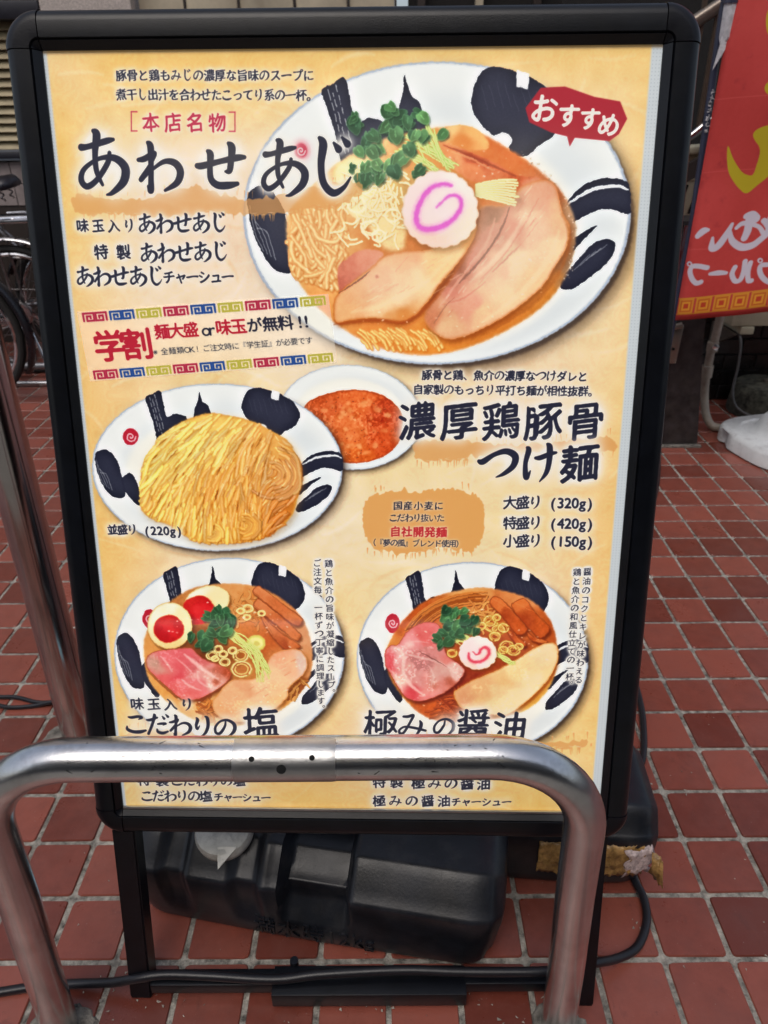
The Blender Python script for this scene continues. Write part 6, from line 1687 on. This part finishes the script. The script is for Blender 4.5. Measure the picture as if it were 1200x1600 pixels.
for v in ol.data.vertices:             # moulded on: follow the curve of the tank wall
    q = (v.co+_o)/U
    p0 = T(1.90+q.x, -1.2, .17+q.y*1.15)*U-_o
    hit = _bv.ray_cast(p0, TY)[0]
    v.co = (hit if hit is not None else p0+TY*1.2*U)-TY*U*(.024 if q.z > 0 else -.02)

t2 = thing('water_weight', 'black plastic water weight bound with torn brown tape, behind the right leg of the sign', 'weight', (-1.1, -2.0, 0), 'black water weights')
yaw2 = deg(-4); T2 = Vector((-2.75, -2.82, 0))
finish('body', weight_bm(T2, yaw2, 2.80, 1.95, 1.62, [], None, chamf=.30, sharp=.20), M['tank'], t2, smooth=60)
def Q(s, y, z): return T2+Vector((math.cos(yaw2), math.sin(yaw2), 0))*s+Vector((-math.sin(yaw2), math.cos(yaw2), 0))*y+TZ*z
def strip(s0, s1, z0, z1, y, seed, th=.02, ragged=False, wr=.018):
    g_ = random.Random(seed); bm = bmesh.new(); nx_, nz_ = max(4, int((s1-s0)/.045)), 9; V = {}
    for i in range(nx_+1):
        for j in range(nz_+1):
            u = i/nx_; v = j/nz_; s = s0+(s1-s0)*u; z = z0+(z1-z0)*v
            yy = y(s, z)-abs(g_.gauss(0, wr))-.01
            if j in (0, nz_): z += g_.uniform(-.03, .03)
            if ragged and i in (0, nx_): s += g_.uniform(-.05, .05)
            V[i, j] = bm.verts.new(Q(s, yy, z))
    for i in range(nx_):
        for j in range(nz_): bm.faces.new((V[i, j], V[i+1, j], V[i+1, j+1], V[i, j+1]))
    return bm
front = lambda s, z: -.03+max(0, (z-1.0))*.40+max(0, .35-z)*.15+max(0, s-2.45)*.35
o = finish('brown_tape', strip(1.05, 2.66, .52, 1.16, front, 1, wr=.03), M['tape'], t2, smooth=180); o.modifiers.new('t', 'SOLIDIFY').thickness = .0015
o = finish('torn_paper', strip(2.36, 2.78, .60, 1.10, lambda s, z: front(s, z)-.025, 2, ragged=True, wr=.03), M['torn'], t2, smooth=180); o.modifiers.new('t', 'SOLIDIFY').thickness = .0015
bm = bmesh.new(); pv_ = None; g_ = random.Random(5)
for k in range(8):
    a = k/7
    r_ = [bm.verts.new(Q(2.70+a*.20+.05*math.sin(a*5), -.08-.10*a, 1.12-.05*a+g_.uniform(-.02, .02))), bm.verts.new(Q(2.72+a*.16, -.14-.16*a, .88-.30*a+g_.uniform(-.05, .05))), bm.verts.new(Q(2.70+a*.26, -.1-.05*a, .70-.22*a+g_.uniform(-.05, .02)))]
    if pv_:
        for q in range(2): bm.faces.new((pv_[q], pv_[q+1], r_[q+1], r_[q]))
    pv_ = r_
o = finish('tape_flap', bm, M['tape'], t2, smooth=180); o.modifiers.new('t', 'SOLIDIFY').thickness = .0012

bs_ = thing('blue_sheet', 'light blue plastic sheet on the tiles behind the left leg of the sign', 'sheet', (-8.2, -2.1, 0))
finish('sheet', prism(bmesh.new(), [(-8.42, -2.30, .03), (-7.98, -2.75, .03), (-7.3, -2.1, .03), (-7.94, -1.80, .03)], (0, 0, .02)), M['blue'], bs_, smooth=None)

gr = bmesh.new(); g_ = random.Random(12)
for k in range(420):
    x, y = g_.uniform(-12, 3), g_.uniform(-5.6, 3)
    if g_.random() < .45: x, y = g_.uniform(-8.6, -1.2), g_.uniform(-5.6, -4.2)
    s_ = g_.uniform(.012, .035); c_ = Vector((x, y, s_*.4))
    v = [gr.verts.new(c_+Vector((g_.uniform(-1, 1), g_.uniform(-1, 1), g_.uniform(-.3, .6)))*s_) for _ in range(4)]
    for q in ((0, 1, 2), (0, 2, 3), (0, 3, 1), (1, 3, 2)): gr.faces.new([v[i] for i in q])
o = finish('grit', gr, mat('pale_grit', (.45, .40, .34), .9, var=.4, vs=20), smooth=None); tag(o, 'pale grit and crumbs scattered over the red tiles', 'grit', kind='stuff')
# ================================================================= cables
cb = thing('power_cable', 'thick black power cable looping over the cross bar of the sign', 'cable', (-1, -3, 0))
pts = [(6.0, 14.3, 0.06), (4.6, 10.5, 0.06), (2.6, 6.5, 0.06), (1.5, 3.2, 0.06), (1.3, 1.5, 0.06), (1.14, 0.63, 0.06), (0.81, -0.36, 0.06), (0.3, -1.0, 0.06), (0.02, -2.0, 0.06), (-0.08, -2.75, 0.1), (-0.03, -3.12, 0.1), (-0.1, -3.5, 0.08), (-0.36, -3.88, 0.1), (-0.72, -4.1, 0.2), (-1.12, -4.28, 0.4), (-1.6, -4.4, 0.46), (-2.1, -4.44, 0.48), (-3.01, -4.44, 0.49), (-3.84, -4.42, 0.5), (-4.94, -4.46, 0.48), (-5.56, -4.5, 0.44), (-6.48, -4.44, 0.42), (-7.1, -4.42, 0.42), (-7.45, -4.44, 0.38), (-7.85, -4.42, 0.24), (-8.38, -4.38, 0.14), (-8.93, -4.38, 0.08), (-9.49, -4.45, 0.06), (-10.5, -4.62, 0.06), (-13, -5.2, 0.06)]
finish('cable', TB(catmull(pts, 8), .063, seg=12), M['rubber'], cb)
c2 = thing('twin_cable', 'pair of thin black cables on the tiles at the left, beside the steel post', 'cable', (-11.5, 1.4, 0))
finish('cable', TB(catmull([(-14, 1.9, .05), (-12.5, 1.55, .05), (-11.9, 1.50, .05), (-11.35, 1.34, .05), (-10.9, 1.38, .05), (-9.5, 1.6, .05), (-7, 1.2, .05)], 8), .045, seg=8), M['rubber'], c2)
finish('cable', TB(catmull([(-14, 1.4, .05), (-12.4, 1.30, .05), (-11.9, 1.20, .05), (-11.4, 1.24, .05), (-10.9, 1.30, .12), (-9.5, 1.5, .12), (-7, 1.0, .05)], 8), .045, seg=8), M['rubber'], c2)

# ================================================================= steel barrier in front
ar = thing('steel_barrier', 'scuffed stainless steel hoop barrier in front of the menu sign', 'barrier', (-5.0, -4.86, 0))
xl0, xl1, xr1, xr0, zt, rb, yb = -8.45, -8.30, -1.84, -1.72, 5.06, 1.12, -4.87
path = [(xl0, yb, 0), (xl0+.05, yb, 1.3), (xl1-.03, yb, 2.8)]
for k in range(13):
    a = math.pi-(math.pi/2)*k/12; path.append((xl1+rb+rb*math.cos(a), yb, zt-rb+rb*math.sin(a)))
path += [(-6.5, yb, zt), (-5, yb, zt), (-3.6, yb, zt)]
for k in range(13):
    a = (math.pi/2)*(1-k/12); path.append((xr1-rb+rb*math.cos(a), yb, zt-rb+rb*math.sin(a)))
path += [(xr1+.03, yb, 2.8), (xr0-.03, yb, 1.3), (xr0, yb, 0)]
finish('hoop', TB(path, .225, seg=40), M['steel'], ar, smooth=60)
# riveted plate wrapped round the top
bm = bmesh.new(); na, nl = 18, 24; V = {}
for i in range(nl+1):
    for j in range(na+1):
        x = -5.53+1.03*i/nl; t = deg(-58)+deg(168)*j/na
        cr = min(i, nl-i, j, na-j)
        rr = .2262+(.006 if cr > 0 else 0)
        V[i, j] = bm.verts.new((x, yb-rr*math.cos(t), zt+rr*math.sin(t)))
skip = {(0, 0), (nl-1, 0), (0, na-1), (nl-1, na-1)}
for i in range(nl):
    for j in range(na):
        if (i, j) in skip: continue
        bm.faces.new((V[i, j], V[i+1, j], V[i+1, j+1], V[i, j+1]))
sc_ = bmesh.new(); g_ = random.Random(31)
for k in range(70):                    # nicks and specks stuck to the top of the hoop
    x = g_.uniform(-7.2, -2.8); t = deg(g_.uniform(5, 95)); L_ = g_.choice((.012, .02, .03, .07)); n_ = Vector((0, -math.cos(t), math.sin(t)))
    c_ = Vector((x, yb, zt))+n_*.2262; tt = Vector((1, 0, 0)); bb_ = n_.cross(tt); a = g_.uniform(-.8, .8); d1 = (tt*math.cos(a)+bb_*math.sin(a))*L_*.5; d2 = (bb_*math.cos(a)-tt*math.sin(a))*.005
    v_ = [sc_.verts.new(c_+q) for q in (-d1-d2, d1-d2*.3, d1+d2*.3, -d1+d2)]; sc_.faces.new(v_)
finish('scratches', sc_, M['hole'], ar, smooth=None)
pt = finish('wrap_plate', bm, M['steel_plate'], ar, smooth=60)
def hole(x, t, r):
    n = Vector((0, -math.cos(t), math.sin(t))); c = Vector((x, yb, zt))+n*.2325
    q = Matrix((Vector((1, 0, 0)), n.cross(Vector((1, 0, 0))), n)).transposed()
    return finish('rivet_hole', lathe(bmesh.new(), [(r, 0), (r, .006), (r*.5, .007)], c, 20, rot=q), M['hole'], pt)
hole(-5.33, deg(45), .028); hole(-4.73, deg(47), .028); hole(-5.035, deg(20), .048)
finish('mortar_foot', blob(-8.45, -4.95, .46, .002, 7, .02), M['mortar'], ar, smooth=None)
finish('mortar_foot', blob(-1.70, -5.02, .46, .002, 9, .02), M['mortar'], ar, smooth=None)
print('objects', len(bpy.data.objects))
